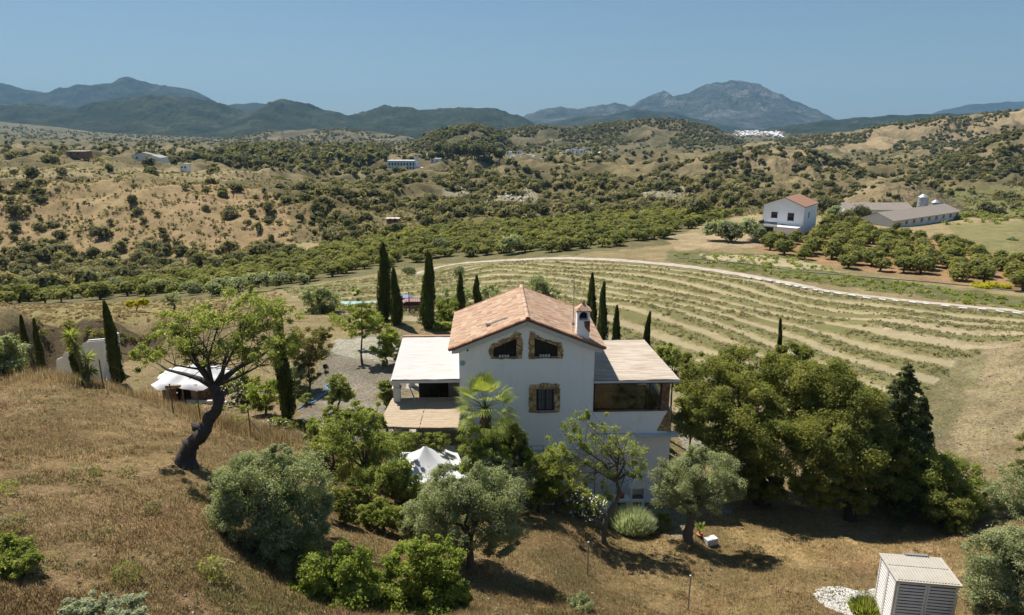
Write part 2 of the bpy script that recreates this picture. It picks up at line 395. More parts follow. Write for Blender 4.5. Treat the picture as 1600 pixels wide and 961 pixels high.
d2 = ((cu[:, None]-cu[None])*KU)**2+(cv[:, None]-cv[None])**2
A = -kern(d2)+np.eye(len(cu))*-0.004
n_ = len(cu); P_ = np.stack([np.ones(n_), cu, cv], 1)
AA = np.zeros((n_+3, n_+3)); AA[:n_, :n_] = A; AA[:n_, n_:] = P_; AA[n_:, :n_] = P_.T
sol = np.linalg.solve(AA, np.concatenate([cq, np.zeros(3)]))
GU = np.linspace(-1.35, 1.35, 760)
GV = np.concatenate([np.linspace(math.log(4), math.log(42), 150, endpoint=False), np.linspace(math.log(42), math.log(140), 460, endpoint=False),
                     np.linspace(math.log(140), math.log(700), 330, endpoint=False), np.linspace(math.log(700), math.log(10500), 110)])
UU, VV = np.meshgrid(GU, GV)
Q = np.zeros(UU.shape)
for r0 in range(0, len(GV), 40):
    u = UU[r0:r0+40].ravel(); v = VV[r0:r0+40].ravel()
    K = -kern(((u[:, None]-cu[None])*KU)**2+(v[:, None]-cv[None])**2)
    Q[r0:r0+40] = (K@sol[:n_]+sol[n_]+sol[n_+1]*u+sol[n_+2]*v).reshape(-1, len(GU))
GY = np.exp(VV)-20; GX = UU*(GY+20); GZ = CZ+Q*(GY+20)
wfar = np.clip((GY-3000)/2500, 0, 1); GZ = GZ*(1-wfar)-70*wfar
# relief: gullies on the far slopes, small bumps near
far = np.clip((GY-215)/60, 0, 1)*np.clip((3000-GY)/1500, 0, 1)
GZ += far*(ridged(GX/75, GY/95, 4)-.45)*np.clip(GY/46, 4.5, 17)
GZ += far*(fbm(GX/25, GY/25, 4)*3.2+ridged(GX/30+GY/60, GY/42, 3)*1.6)
yard = ((GX > -24) & (GX < 16) & (GY > 37) & (GY < 66))
near = np.clip((120-GY)/60, 0, 1)*np.where(yard, .15, 1)
GZ += near*(fbm(GX/6, GY/6, 4)*.35+fbm(GX/1.5, GY/1.5, 3)*.09)
bank = np.clip(1-np.abs(GX-(GY*.66+9))/6.5, 0, 1)*np.clip((GY-40)/8, 0, 1)*np.clip((80-GY)/12, 0, 1); GZ += bank*(.7+.7*ridged(GX/4, GY/3.2, 4))
# field furrows are added after the row coordinate is known

def gz(x, y):
    x = np.asarray(x, float); y = np.asarray(y, float)
    u, v = to_uv(x, y)
    fi = np.interp(v, GV, np.arange(len(GV))); fj = np.interp(u, GU, np.arange(len(GU)))
    i = np.clip(fi.astype(int), 0, len(GV)-2); j = np.clip(fj.astype(int), 0, len(GU)-2); a = fi-i; b = fj-j
    return (GZ[i, j]*(1-a)*(1-b)+GZ[i+1, j]*a*(1-b)+GZ[i, j+1]*(1-a)*b+GZ[i+1, j+1]*a*b)
def pick(px, py, s0=12, s1=3000):
    """first hit of the view ray on the terrain"""
    s = np.exp(np.linspace(math.log(s0), math.log(s1), 1500)); r = ray(px, py)
    x = s*r[0]; y = s*r[1]; z = CZ+s*r[2]; d = z-gz(x, y); k = np.argmax(d < 0)
    if d[k] >= 0: k = len(s)-1
    t = d[k-1]/(d[k-1]-d[k]+1e-9) if k > 0 else 0; ss = s[k-1]+(s[k]-s[k-1])*t if k > 0 else s[0]
    return float(ss*r[0]), float(ss*r[1]), float(gz(ss*r[0], ss*r[1])), float(ss)
def gp(px, s):
    """ground point in column px at view depth s"""
    b = 0.1
    for _ in range(8):
        x = (px-800)/F*s; y = s*(CC-b*SS); z = float(gz(x, y)); b = ((CZ-z)/s-SS)/CC
    return x, y, z
# ------------------------------------------------------------------ row coordinate of the field
def rbf2(pts, vals, c=3.):
    p = np.array(pts, float); v = np.array(vals, float); n = len(p)
    D = np.sqrt(((p[:, None]-p[None])**2).sum(2)+c*c); A = np.zeros((n+3, n+3)); A[:n, :n] = -D-np.eye(n)*.5
    A[:n, n] = 1; A[:n, n+1:] = p; A[n:, :n] = A[:n, n:].T
    s = np.linalg.solve(A, np.concatenate([v, np.zeros(3)]))
    def f(x, y):
        x = np.asarray(x, float); y = np.asarray(y, float); r = s[n]+s[n+1]*x+s[n+2]*y
        for i in range(n): r = r-s[i]*np.sqrt((x-p[i, 0])**2+(y-p[i, 1])**2+c*c)
        return r
    return f
ROADPX = [(640, 428), (700, 415), (770, 408), (870, 403), (985, 408), (1100, 420), (1235, 442), (1300, 455), (1450, 472), (1600, 487), (1760, 512)]
def road_world():
    P = []
    for q in ROADPX:
        p = pick(q[0], q[1], 60, 260); P.append((p[0], p[1]))
    P = np.array(P); out_ = []
    for i in range(len(P)-1):
        p0 = P[max(i-1, 0)]; p1 = P[i]; p2 = P[i+1]; p3 = P[min(i+2, len(P)-1)]
        for t in np.linspace(0, 1, 24, endpoint=False):
            out_.append(.5*((2*p1)+(-p0+p2)*t+(2*p0-5*p1+4*p2-p3)*t*t+(-p0+3*p1-3*p2+p3)*t**3))
    return np.array(out_)
ROAD = road_world()
pts = [tuple(p) for p in ROAD[::16]]; vals = [0]*len(pts)
for q, v in (((1060, 434), 2.5), ((1296, 491), 2.5), ((1500, 515), 2.8), ((1060, 466), 5), ((1269, 515), 5), ((1397, 549), 5), ((1509, 579), 5.2), ((760, 428), 4.6), ((870, 434), 5), ((931, 444), 5), ((760, 415), 2.2), ((870, 418), 2.5), ((985, 424), 2.5),
    ((870, 465), 8.5), ((945, 481), 8.5), ((1070, 522), 8.5), ((1200, 570), 8.5), ((1300, 620), 8.7), ((1000, 560), 12), ((1150, 620), 12), ((700, 460), 8.2), ((600, 476), 8.5)):
    p = pick(q[0], q[1], 45, 260); pts.append(p[:2]); vals.append(v)
PHI = rbf2(pts, vals, 6.)
def in_poly(px, py, poly):
    px = np.asarray(px, float); py = np.asarray(py, float); r = np.zeros(px.shape, bool); n = len(poly)
    for i in range(n):
        x0, y0 = poly[i]; x1, y1 = poly[(i+1) % n]
        c = ((y0 > py) != (y1 > py)) & (px < (x1-x0)*(py-y0)/((y1-y0) or 1e-9)+x0); r ^= c
    return r
PX, PY, PS = project(GX, GY, GZ)
jx = PX+fbm(GX/5, GY/5, 3)*18*np.clip(60/np.maximum(PS, 1), .15, 1.2); jy = PY+fbm(GX/5+40, GY/5, 3)*11*np.clip(60/np.maximum(PS, 1), .15, 1.2)
FIELD = [(440, 452), (640, 427), (700, 417), (870, 405), (985, 411), (1100, 423), (1235, 447), (1300, 460), (1450, 477), (1700, 505), (1500, 560), (1420, 640), (1300, 680), (1050, 660), (1000, 560), (640, 500), (520, 500)]
def dist_road(x, y):
    x = np.asarray(x, float); y = np.asarray(y, float); d = np.full(x.shape, 1e9)
    for i in range(0, len(ROAD), 3):
        d = np.minimum(d, (x-ROAD[i, 0])**2+(y-ROAD[i, 1])**2)
    return np.sqrt(d)
near_m = (GY > 42) & (GY < 220)
phi = np.zeros(GX.shape); phi[near_m] = PHI(GX[near_m], GY[near_m])
fieldm = (in_poly(jx, jy, FIELD) & (PS > 50) & (PS < 155)).astype(float)
GZ -= fieldm*np.cos(2*np.pi*phi)*.13
ZR = gz(ROAD[:, 0], ROAD[:, 1]); ZR = np.convolve(np.pad(ZR, 8, 'edge'), np.ones(17)/17, 'valid')
dr = np.full(GX.shape, 1e9); mm = (GY > 60) & (GY < 190)
gx, gy = GX[mm], GY[mm]; best = np.full(gx.shape, 1e9); zr = np.zeros(gx.shape)
for i in range(0, len(ROAD), 2):
    d = (gx-ROAD[i, 0])**2+(gy-ROAD[i, 1])**2; k = d < best; best[k] = d[k]; zr[k] = ZR[i]
best = np.sqrt(best); wv = np.clip((4.5-best)/2.2, 0, 1); GZ[mm] = GZ[mm]*(1-wv)+(zr-.06)*wv; dr[mm] = best

# ---------------- ground colours (dry soil, gravel, crop floor ...), one colour per vertex
n1 = fbm(GX/7, GY/7, 4); n2 = fbm(GX/60, GY/60, 4); n3 = fbm(GX/1.6, GY/1.6, 3)
col = np.zeros(GX.shape+(3,))
def paint(mask, c, soft=1.0):
    m = (np.asarray(mask, float)*soft)[..., None]; col[:] = col*(1-m)+np.array(c)*m
hill = np.array((.235, .168, .09)); scrubc = np.array((.145, .118, .064)); tan = np.array((.25, .195, .115))
col[:] = hill
paint(PS > 45, (.25, .20, .115))
paint(PS > 175, scrubc)
paint((PS > 175) & (n2 > .02), tan, .75)
paint((PS > 500) & (n2 > .16), (.28, .22, .13), .7)
paint((PS > 430), (.115, .10, .052), .4)
paint((PS > 900), (.095, .092, .05), .6)
Z = lambda poly, c, s0, s1, soft=1.: paint(in_poly(jx, jy, poly) & (PS > s0) & (PS < s1), c, soft)
Z([(-200, 275), (230, 282), (330, 285), (450, 305), (580, 335), (480, 385), (300, 400), (200, 398), (0, 405), (-200, 420)], (.30, .215, .125), 220, 420)
Z([(-100, 262), (230, 262), (420, 262), (420, 280), (230, 285), (-100, 290)], (.27, .22, .13), 300, 460)
for yy in (282, 301):   # cut banks of the terraces
    Z([(-100, yy), (150, yy-6), (260, yy-2), (250, yy+8), (120, yy+9), (-100, yy+12)], (.115, .085, .055), 300, 420, .85)
Z([(-100, 470), (120, 450), (300, 425), (520, 382), (720, 353), (900, 338), (1100, 330), (1180, 340), (1060, 380), (900, 398), (700, 412), (560, 432), (440, 452), (300, 470), (0, 500)], (.15, .135, .07), 100, 260)
Z([(560, 330), (640, 325), (700, 345), (560, 380), (440, 405), (420, 400)], (.30, .235, .15), 190, 330)
Z([(440, 285), (700, 270), (1180, 280), (1180, 328), (900, 345), (720, 354), (560, 378), (460, 380)], (.11, .095, .045), 225, 520, .6)
Z([(690, 285), (840, 285), (840, 335), (690, 335)], (.36, .33, .27), 260, 420, .55)
Z([(980, 285), (1070, 285), (1070, 330), (980, 330)], (.36, .33, .27), 260, 420, .55)
Z([(1040, 375), (1180, 380), (1240, 400), (1460, 440), (1700, 480), (1700, 330), (1480, 330), (1330, 335), (1200, 330), (1100, 350)], (.30, .235, .145), 105, 330)
Z([(1170, 385), (1300, 415), (1460, 440), (1700, 470), (1700, 400), (1500, 370), (1180, 360)], (.30, .19, .11), 110, 200)
Z([(1040, 370), (1100, 360), (1200, 372), (1200, 385), (1060, 392)], (.34, .27, .18), 140, 200)
Z([(1040, 392), (1230, 398), (1330, 430), (1700, 478), (1700, 492), (1440, 462), (1250, 438), (1090, 414), (1040, 408)], (.15, .145, .07), 95, 165)
Z([(1090, 397), (1230, 402), (1320, 424), (1250, 420), (1120, 406)], (.40, .34, .24), 110, 165)
Z([(1480, 350), (1600, 345), (1700, 360), (1700, 430), (1560, 400), (1500, 380)], (.22, .20, .10), 130, 230)
Z([(1440, 290), (1700, 290), (1700, 345), (1480, 335)], (.16, .155, .075), 220, 420)
# the field
paint(fieldm, (.245, .215, .105))
Z([(1330, 500), (1480, 495), (1720, 505), (1720, 530), (1500, 540), (1400, 520)], (.36, .30, .20), 70, 110)
Z([(1500, 530), (1700, 530), (1700, 720), (1570, 780), (1440, 760), (1400, 680), (1470, 600)], (.29, .235, .15), 38, 90)
Z([(1440, 590), (1530, 540), (1545, 560), (1500, 640), (1480, 690), (1400, 680)], (.15, .16, .07), 40, 90, .45)
# yard and drive
Z([(455, 690), (470, 640), (505, 560), (520, 532), (560, 525), (640, 520), (640, 700), (560, 700)], (.225, .20, .172), 40, 75)
Z([(510, 548), (520, 530), (620, 526), (625, 560), (560, 566)], (.36, .34, .305), 50, 80)
Z([(225, 700), (225, 610), (340, 600), (430, 610), (470, 700)], (.33, .25, .17), 40, 60)
Z([(1045, 640), (1075, 640), (1110, 700), (1060, 700)], (.38, .355, .31), 40, 60)
Z([(860, 760), (1050, 770), (1150, 790), (1060, 840), (900, 815)], (.28, .25, .21), 37, 46)
# grass band and cut bank at the left
Z([(-100, 480), (0, 478), (240, 470), (440, 462), (440, 500), (240, 505), (0, 520), (-100, 520)], (.25, .21, .10), 66, 110)
Z([(-100, 520), (0, 512), (80, 500), (250, 502), (270, 560), (80, 585), (-100, 590)], (.115, .085, .055), 55, 68)
# warm brown ground right of the olive
Z([(1100, 800), (1300, 800), (1450, 850), (1520, 900), (1400, 900), (1200, 870)], (.34, .235, .125), 30, 46, .7)
near_ = np.clip((60-PS)/20, 0, 1); col *= (1+(.28+.22*near_)*n1+.16*n3)[..., None]; n4 = fbm(GX/3.2+50, GY/3.2, 4); kk = (np.clip((n4-.12)*4, 0, 1)*near_*.55)[..., None]; col = col*(1-kk)+np.array((.22, .135, .08))*kk
col[..., 1] *= 1+.06*n2; col = np.clip(col, .02, .8)

def m_ground():
    t = NT('dry_ground'); c = t.attr('col', 'Color')
    nA = t.noise(.9, 6, .7); nB = t.noise(4.5, 6, .75); nC = t.noise(.05, 8, .7); nD = t.noise(18, 4, .7)
    c2 = t.mix(t.ramp(nB, [(.34, 0.), (.7, 1.)]), t.mix(1.0, c, (.50, .50, .48), 'MULTIPLY'), t.mix(1.0, c, (1.45, 1.42, 1.35), 'MULTIPLY'))
    c2 = t.mix(t.ramp(nD, [(.38, 0.), (.62, 1.)]), t.mix(1.0, c2, (.72, .71, .70), 'MULTIPLY'), t.mix(1.0, c2, (1.25, 1.24, 1.2), 'MULTIPLY'))
    c2 = t.mix(t.math('MULTIPLY', t.ramp(nA, [(.48, 0.), (.72, 1.)]), .5), c2, t.mix(1.0, c2, (.62, .72, .48), 'MULTIPLY'))
    nE = t.noise(.22, 8, .75); c2 = t.mix(t.math('MULTIPLY', t.ramp(nE, [(.46, 0.), (.62, 1.)]), .55), c2, t.mix(1.0, c2, (.55, .58, .46), 'MULTIPLY'))
    c2 = t.mix(t.math('MULTIPLY', t.ramp(nC, [(.4, 0.), (.65, 1.)]), .4), c2, t.mix(1.0, c2, (.72, .76, .60), 'MULTIPLY'))
    # crop rows: pale tracks between greener strips
    ph = t.math('ADD', t.attr('phi'), t.math('MULTIPLY', t.math('SUBTRACT', t.noise(.25, 3), .5), .28))
    s = t.math('MULTIPLY', t.math('ADD', t.math('COSINE', t.math('MULTIPLY', ph, 2*math.pi)), 1), .5)
    s = t.math('ADD', s, t.math('MULTIPLY', t.math('SUBTRACT', t.noise(1.2, 4, .7), .5), .9))
    track = t.ramp(s, [(.62, 0.), (.88, 1.)]); green = t.ramp(s, [(.15, 1.), (.5, 0.)])
    r = t.mix(green, c2, t.mix(t.noise(.4, 4), (.125, .13, .048), (.175, .16, .07)))
    r = t.mix(t.math('MULTIPLY', track, .8), r, (.34, .285, .18))
    c3 = t.mix(t.attr('fieldm'), c2, r)
    h = t.math('ADD', nB, t.math('MULTIPLY', nD, .35))
    return t.bsdf(c3, .95, .1, t.bump(h, .9, .12))
M['ground'] = m_ground()
nr, nc = GX.shape
idx = np.arange(nr*nc).reshape(nr, nc)
faces = np.stack([idx[:-1, :-1], idx[:-1, 1:], idx[1:, 1:], idx[1:, :-1]], -1).reshape(-1, 4)
me = np_mesh('terrain', np.stack([GX, GY, GZ], -1).reshape(-1, 3), faces, M['ground'], smooth=True, cols=col.reshape(-1, 3), attrs={'phi': phi.ravel(), 'fieldm': fieldm.ravel()})
tag(link('terrain', me), 'dry hillside, field and valley ground', kind='structure')

def ribbon(name, P, half, Zc, lift, mat, label, edge=.0):
    P = np.asarray(P); T = np.gradient(P, axis=0); T /= np.linalg.norm(T, axis=1)[:, None]; Nn = np.stack([-T[:, 1], T[:, 0]], 1)
    K = 5; vs = []; 
    for j, w_ in enumerate(np.linspace(-1, 1, K)):
        h = half*(1+(fbm(P[:, 0]/3+j, P[:, 1]/3, 2)*edge if abs(w_) == 1 else 0)); q = P+Nn*(w_*h)[:, None] if np.ndim(h) else P+Nn*w_*h
        z = Zc+lift+(1-w_*w_)*.03; vs.append(np.stack([q[:, 0], q[:, 1], z], 1))
    V = np.stack(vs, 1).reshape(-1, 3); n = len(P); i = np.arange(n*K).reshape(n, K)
    f = np.stack([i[:-1, :-1], i[:-1, 1:], i[1:, 1:], i[1:, :-1]], -1).reshape(-1, 4)[:, ::-1]
    return tag(link(name, np_mesh(name, V, f, mat)), label, kind='structure')
def m_track():
    t = NT('pale_track'); n = t.noise(1.0, 5, .7); n2 = t.noise(9, 4)
    c = t.ramp(n, [(.3, (.24, .20, .15)), (.5, (.36, .32, .26)), (.7, (.42, .39, .33))])
    return t.bsdf(c, .95, .1, t.bump(n2, .4, .03))
M['track'] = m_track()
_px, _, _ = project(ROAD[:, 0], ROAD[:, 1], ZR)
ribbon('road', ROAD, np.interp(_px, [690, 850, 1100, 1300], [.5, 1.35, 1.3, .75]), ZR, .0, M['track'], 'pale dirt track curving round the far edge of the field', .5)

# ------------------------------------------------------------------ mountains and far hills
def m_hill(name, dark, mid, light, scale, bump=.8, bdist=6, lo=.42, hi=.62):
    t = NT(name); n = t.noise(scale, 9, .68); n2 = t.noise(scale*9, 5, .7); n3 = t.noise(scale*2.3, 5, .6)
    f = t.math('ADD', t.math('MULTIPLY', n, .65), t.math('MULTIPLY', n2, .35))
    c = t.ramp(f, [(lo, dark), ((lo+hi)/2, mid), (hi, light)])
    return t.bsdf(c, .95, .05, t.bump(t.math('ADD', n2, t.math('MULTIPLY', n3, .6)), bump, bdist))
M['forest'] = m_hill('forested_slope', (.016, .028, .014), (.045, .060, .028), (.13, .125, .07), .006, 1, 30, .40, .68)
M['mountain'] = m_hill('mountain_rock', (.025, .04, .025), (.08, .09, .065), (.27, .26, .24), .003, 1, 50, .40, .66)
M['hillA'] = m_hill('scrubby_hill', (.045, .050, .024), (.115, .098, .052), (.25, .195, .115), .012, .8, 4, .38, .66)
M['hillC'] = m_hill('golden_hill', (.075, .072, .036), (.17, .135, .075), (.28, .215, .125), .012, .8, 4, .34, .62)
STRIPS = {}
M['hillB'] = M['hillA']
def strip(name, key, pts, s, wf, wb, base, mat, label, amp=.14, jit=1.2, nu=320, nv=70, sc=None, pw=1.25):
    pts = [(p[0], p[1], p[2] if len(p) > 2 else s) for p in pts]
    X = np.array([p[0] for p in pts], float); Yp = np.array([p[1] for p in pts], float); S = np.array([p[2] for p in pts], float)
    u = np.linspace(X[0], X[-1], nu); yp = np.interp(u, X, Yp); ss = np.interp(u, X, S)
    k = np.ones(5)/5; yp = np.convolve(np.pad(yp, 2, 'edge'), k, 'valid'); ss = np.convolve(np.pad(ss, 2, 'edge'), k, 'valid')
    yp = yp+fbm(u/26, u*0+s*.01, 5, .62)*jit*2.2
    x, y, z = at(u, yp, ss)
    t = np.concatenate([-np.linspace(1, 0, nv-20)**1.15, np.linspace(0, 1, 21)[1:]])
    Tt, XX = np.meshgrid(t, x, indexing='xy')
    YY = y[:, None]+np.where(Tt < 0, Tt*wf, Tt*wb); hh = (z-base)[:, None]; XX = XX*(YY/y[:, None])**.5
    sc = sc or s*.09
    a = np.abs(Tt); prof = (1-a)**pw
    env = np.clip(a*7, 0, 1)*(1-a)
    rg = ridged(XX/sc+YY/sc*.15, YY/sc*.55+3, 5)-.25
    r2 = fbm(XX/sc*3.1, YY/sc*3.1, 3)
    ZZ = base+hh*(prof+env*(amp*1.5*rg+amp*.5*r2))
    V = np.stack([XX, YY, ZZ], -1); n, m_ = XX.shape; i = np.arange(n*m_).reshape(n, m_)
    f = np.stack([i[:-1, :-1], i[1:, :-1], i[1:, 1:], i[:-1, 1:]], -1).reshape(-1, 4)
    o = tag(link(name, np_mesh(name, V.reshape(-1, 3), f, mat, smooth=True)), label, kind='structure')
    STRIPS[key] = V; return o
strip('hills', 'A', [(560,262),(600,255),(640,228),(665,212),(700,200),(740,196),(775,204),(800,226),(830,236),(880,243),(940,250)], 1000, 330, 250, -45, M['hillA'], 'round scrubby knoll behind the blue and white mansion', .16)
strip('hills', 'B', [(700,235),(745,215),(780,205),(830,197),(880,199),(930,196),(990,187),(1020,185),(1060,187),(1110,199),(1150,216),(1200,238),(1250,260)], 1500, 620, 300, -60, M['hillA'], 'long scrub covered hill in the middle distance', .18)
strip('hills', 'C', [(1060,270),(1110,250),(1140,232),(1190,222),(1240,218),(1300,209),(1350,202),(1420,191),(1500,181),(1560,176),(1640,168),(1800,160)], 1150, 500, 300, -45, M['hillC'], 'golden scrub hill along the right', .24)
strip('hills', 'C2', [(930,300),(990,282),(1040,262),(1100,252),(1160,238),(1215,232),(1260,236),(1310,252),(1360,272),(1420,296),(1460,312)], 520, 170, 160, -38, M['hillC'], 'steep golden hill dotted with dark bushes behind the white house', .26, sc=45)
strip('hills', 'C3', [(1380,300),(1430,280),(1480,252),(1530,228),(1570,212),(1640,196),(1800,170)], 480, 150, 160, -30, M['hillA'], 'dark green slope at the right edge', .2, sc=45)
strip('hills', 'C4', [(1300,330),(1340,302),(1380,286),(1420,284),(1460,296),(1500,318),(1530,335)], 300, 60, 60, -18, M['hillC'], 'low golden mound behind the farm sheds', .2, sc=20)
strip('mountains', 'D', [(-300,178),(-100,170),(0,167),(50,162),(110,171),(180,156),(240,147),(300,153),(350,161),(385,176),(410,168),(443,153),(490,165),(545,181),(575,172),(600,164),(660,171),(720,168),(775,169),(815,183),(850,200),(880,215)], 3600, 1500, 900, -70, M['forest'], 'dark forested mountains across the left', .19, 2.2, 860)
strip('hills', 'I', [(-300,222),(-50,214),(60,212),(150,222),(220,232),(300,228),(360,215),(420,206),(500,201),(560,203),(640,214),(700,232)], 2300, 700, 500, -75, M['hillA'], 'low brown foothills below the forested mountains', .16, 1.4, 420)
strip('mountains', 'E', [(-400,120),(-100,138),(0,130),(40,139),(75,146),(120,133),(180,130),(190,123),(199,119),(208,123),(235,130),(300,140),(325,152),(345,164),(400,161),(430,164),(480,178),(560,196)], 6200, 2300, 1200, -80, M['forest'], 'blue mountain range with a small summit at far left', .15, 1.6, 760)
strip('mountains', 'G', [(800,205),(850,195),(900,182),(950,180),(990,170),(1050,176),(1100,188),(1140,196),(1180,204),(1240,208)], 4600, 1100, 800, -75, M['forest'], 'dark foothill in front of the rocky mountain', .14, 1.3)
strip('mountains', 'F', [(760,200),(815,182),(850,170),(880,167),(905,170),(962,160),(985,166),(1010,152),(1038,141),(1052,150),(1075,145),(1100,133),(1120,129),(1143,125),(1165,127),(1195,137),(1220,149),(1250,160),(1280,176),(1310,188),(1360,200)], 7000, 2300, 1400, -80, M['mountain'], 'big rocky mountain rising above the distant town', .17, 2.2, 520)
strip('hills', 'H', [(1130,214),(1180,204),(1230,196),(1290,188),(1350,183),(1400,180),(1480,177),(1540,179),(1620,172),(1760,168)], 3300, 1000, 600, -70, M['forest'], 'dark ridge line behind the golden hills', .15, 1.3)
strip('mountains', 'J', [(1420,190),(1470,173),(1510,164),(1560,160),(1610,158),(1700,150),(1900,160)], 8200, 2200, 1200, -80, M['forest'], 'faint blue mountains at far right', .1, 1)

# haze: one box of pale air
def m_haze():
    m = bpy.data.materials.new('haze_air'); m.use_nodes = True; t = m.node_tree; t.nodes.clear()
    o = t.nodes.new('ShaderNodeOutputMaterial'); v = t.nodes.new('ShaderNodeVolumePrincipled')
    v.inputs['Color'].default_value = (.24, .46, .74, 1); v.inputs['Density'].default_value = HAZE; v.inputs['Anisotropy'].default_value = 0.0
    t.links.new(v.outputs[0], o.inputs['Volume']); return m
HAZE = 6.4e-5
zmin = min(float(GZ.min()), -80)-1.5; zmax = max(float(v[..., 2].max()) for v in STRIPS.values())+8
xm = max(float(np.abs(GX).max()), max(float(np.abs(v[..., 0]).max()) for v in STRIPS.values()))+30; ym = max(float(GY.max()), max(float(v[..., 1].max()) for v in STRIPS.values()))+30
hz = MB().box(-xm, float(GY.min())-20, zmin, xm, ym, zmax).build('haze', m_haze()); tag(hz, 'pale blue air haze over the valley', kind='stuff')
# ================================================================== the villa
HX, HY, HR = .93, 40.0, math.radians(2.0)
def zf(py, Y=HY): return CZ-Y*math.tan(PITCH+math.atan((py-480.5)/F))
def xf(px, py=600, Y=HY):
    b = (py-480.5)/F; s = Y/(CC-b*SS); return (px-800)/F*s-HX
def fp(L): return [(xf(p[0], p[1]), zf(p[1])) for p in L]
RZ, SL, EX = 12.76, .398, 4.77
rng = random.Random(5)
house = empty('villa', (HX, HY, 0), HR, 'white gabled villa with clay tiled roof and flat porch roofs on both sides', 'house')
W = 4.2; TZ = RZ-.24
opL = fp([(771,558),(807,558),(807,528),(771,543)]); opR = fp([(835,558),(872,558),(872,541),(835,528)]); opD = fp([(838,643),(866,643),(866,608),(838,608)])
mb = MB().sheet_holes([(-W,-1),(W,-1),(W,TZ-SL*W),(0,TZ),(-W,TZ-SL*W)], [opL, opR, opD], 0, .28)
D_ = 7.6
mb.poly([(-W,D_,-1),(-W,D_,TZ-SL*W),(0,D_,TZ),(W,D_,TZ-SL*W),(W,D_,-1)])
mb.poly([(-W,0,-1),(-W,0,TZ-SL*W),(-W,D_,TZ-SL*W),(-W,D_,-1)]); mb.poly([(W,0,-1),(W,D_,-1),(W,D_,TZ-SL*W),(W,0,TZ-SL*W)])
mb.build('wall', M['white'], house)
# cornice under the verge, painted plaster
mb = MB()
for sg in (-1, 1):
    P = [(0, TZ-.02), (sg*(W+.42), TZ-.02-SL*(W+.42)), (sg*(W+.42), TZ-.20-SL*(W+.42)), (sg*(W+.06), TZ-.32-SL*(W+.06)), (sg*.03, TZ-.34)]
    if sg > 0: P = P[::-1]
    mb.prism(P, -.32, -.002)
    mb.box(min(sg*W, sg*(W+.42)), .0, TZ-.24-SL*(W+.42), max(sg*W, sg*(W+.42)), D_, TZ-.05-SL*(W+.42))
mb.build('cornice', M['white_clean'], house)
# roof deck, tiles
roof = MB()
for sg in (-1, 1):
    P = [(0, RZ-.10), (sg*EX, RZ-.10-SL*EX), (sg*EX, RZ-.20-SL*EX), (0, RZ-.215)]
    roof.prism(P if sg < 0 else P[::-1], -.44, 8.0)
roof = roof.build('roof', M['tile_dark'], house)
def barrel(mb, c, ax, up, L, r0, r1, r, seg=5, arc=math.pi, sag=0):
    """one curved tile, lower end r1, along ax"""
    ax = Vector(ax).normalized(); up = Vector(up).normalized(); sd_ = ax.cross(up).normalized(); c = Vector(c); n = len(mb.v)
    for q, rr in ((0, r0), (1, r1)):
        for k in range(seg+1):
            a = -arc/2+arc*k/seg; p = c+ax*(L*q)+up*(math.cos(a)*rr*.8)+sd_*(math.sin(a)*rr); mb.v.append(tuple(p)); mb.r.append(r)
    for k in range(seg): mb.f.append((n+k, n+k+1, n+seg+1+k+1, n+seg+1+k))
    mb.f.append(tuple(n+seg+1+k for k in range(seg+1)))
tl = MB(); ang = math.atan(SL); NL = 14; SLn = EX/math.cos(ang); ncol = 40
for sg in (-1, 1):
    d = (sg*math.cos(ang), 0, -math.sin(ang)); upv = (sg*math.sin(ang), 0, math.cos(ang))
    for j in range(ncol):
        y = -.36+(j+.5)*(8.28/ncol)
        for i in range(NL):
            t = i*SLn/NL; c = (sg*t*math.cos(ang), y+rng.uniform(-.008, .008), RZ-.10-t*math.sin(ang)+.012*(1)+rng.uniform(-.004, .006))
            barrel(tl, c, d, upv, SLn/NL+.05, .088, .105, rng.random()*.8+.2*rng.random())
tl.build('roof_tiles', M['tile'], roof)
tv = MB()
for yy in (-.42, 7.98):
    tv = MB()
    for sg in (-1, 1):
        d = (sg*math.cos(ang), 0, -math.sin(ang)); upv = (sg*math.sin(ang), 0, math.cos(ang))
        for i in range(13):
            t = i*SLn/13; barrel(tv, (sg*t*math.cos(ang), yy, RZ-.09-t*math.sin(ang)+.01), d, upv, SLn/13+.05, .10, .125, rng.random(), 6, math.pi*1.15)
    tv.build('verge_tiles', M['tile_dark'], roof)
tr_ = MB()
for i in range(24): barrel(tr_, (0, -.5+8.5*i/24, RZ+.0), (0, 1, 0), (0, 0, 1), 8.5/24+.04, .135, .12, rng.random(), 6)
barrel(tr_, (0, -.62, RZ-.02), (0, 1, .05), (0, 0, 1), .3, .17, .14, .4, 6)
tr_.build('ridge_tiles', M['tile'], roof)

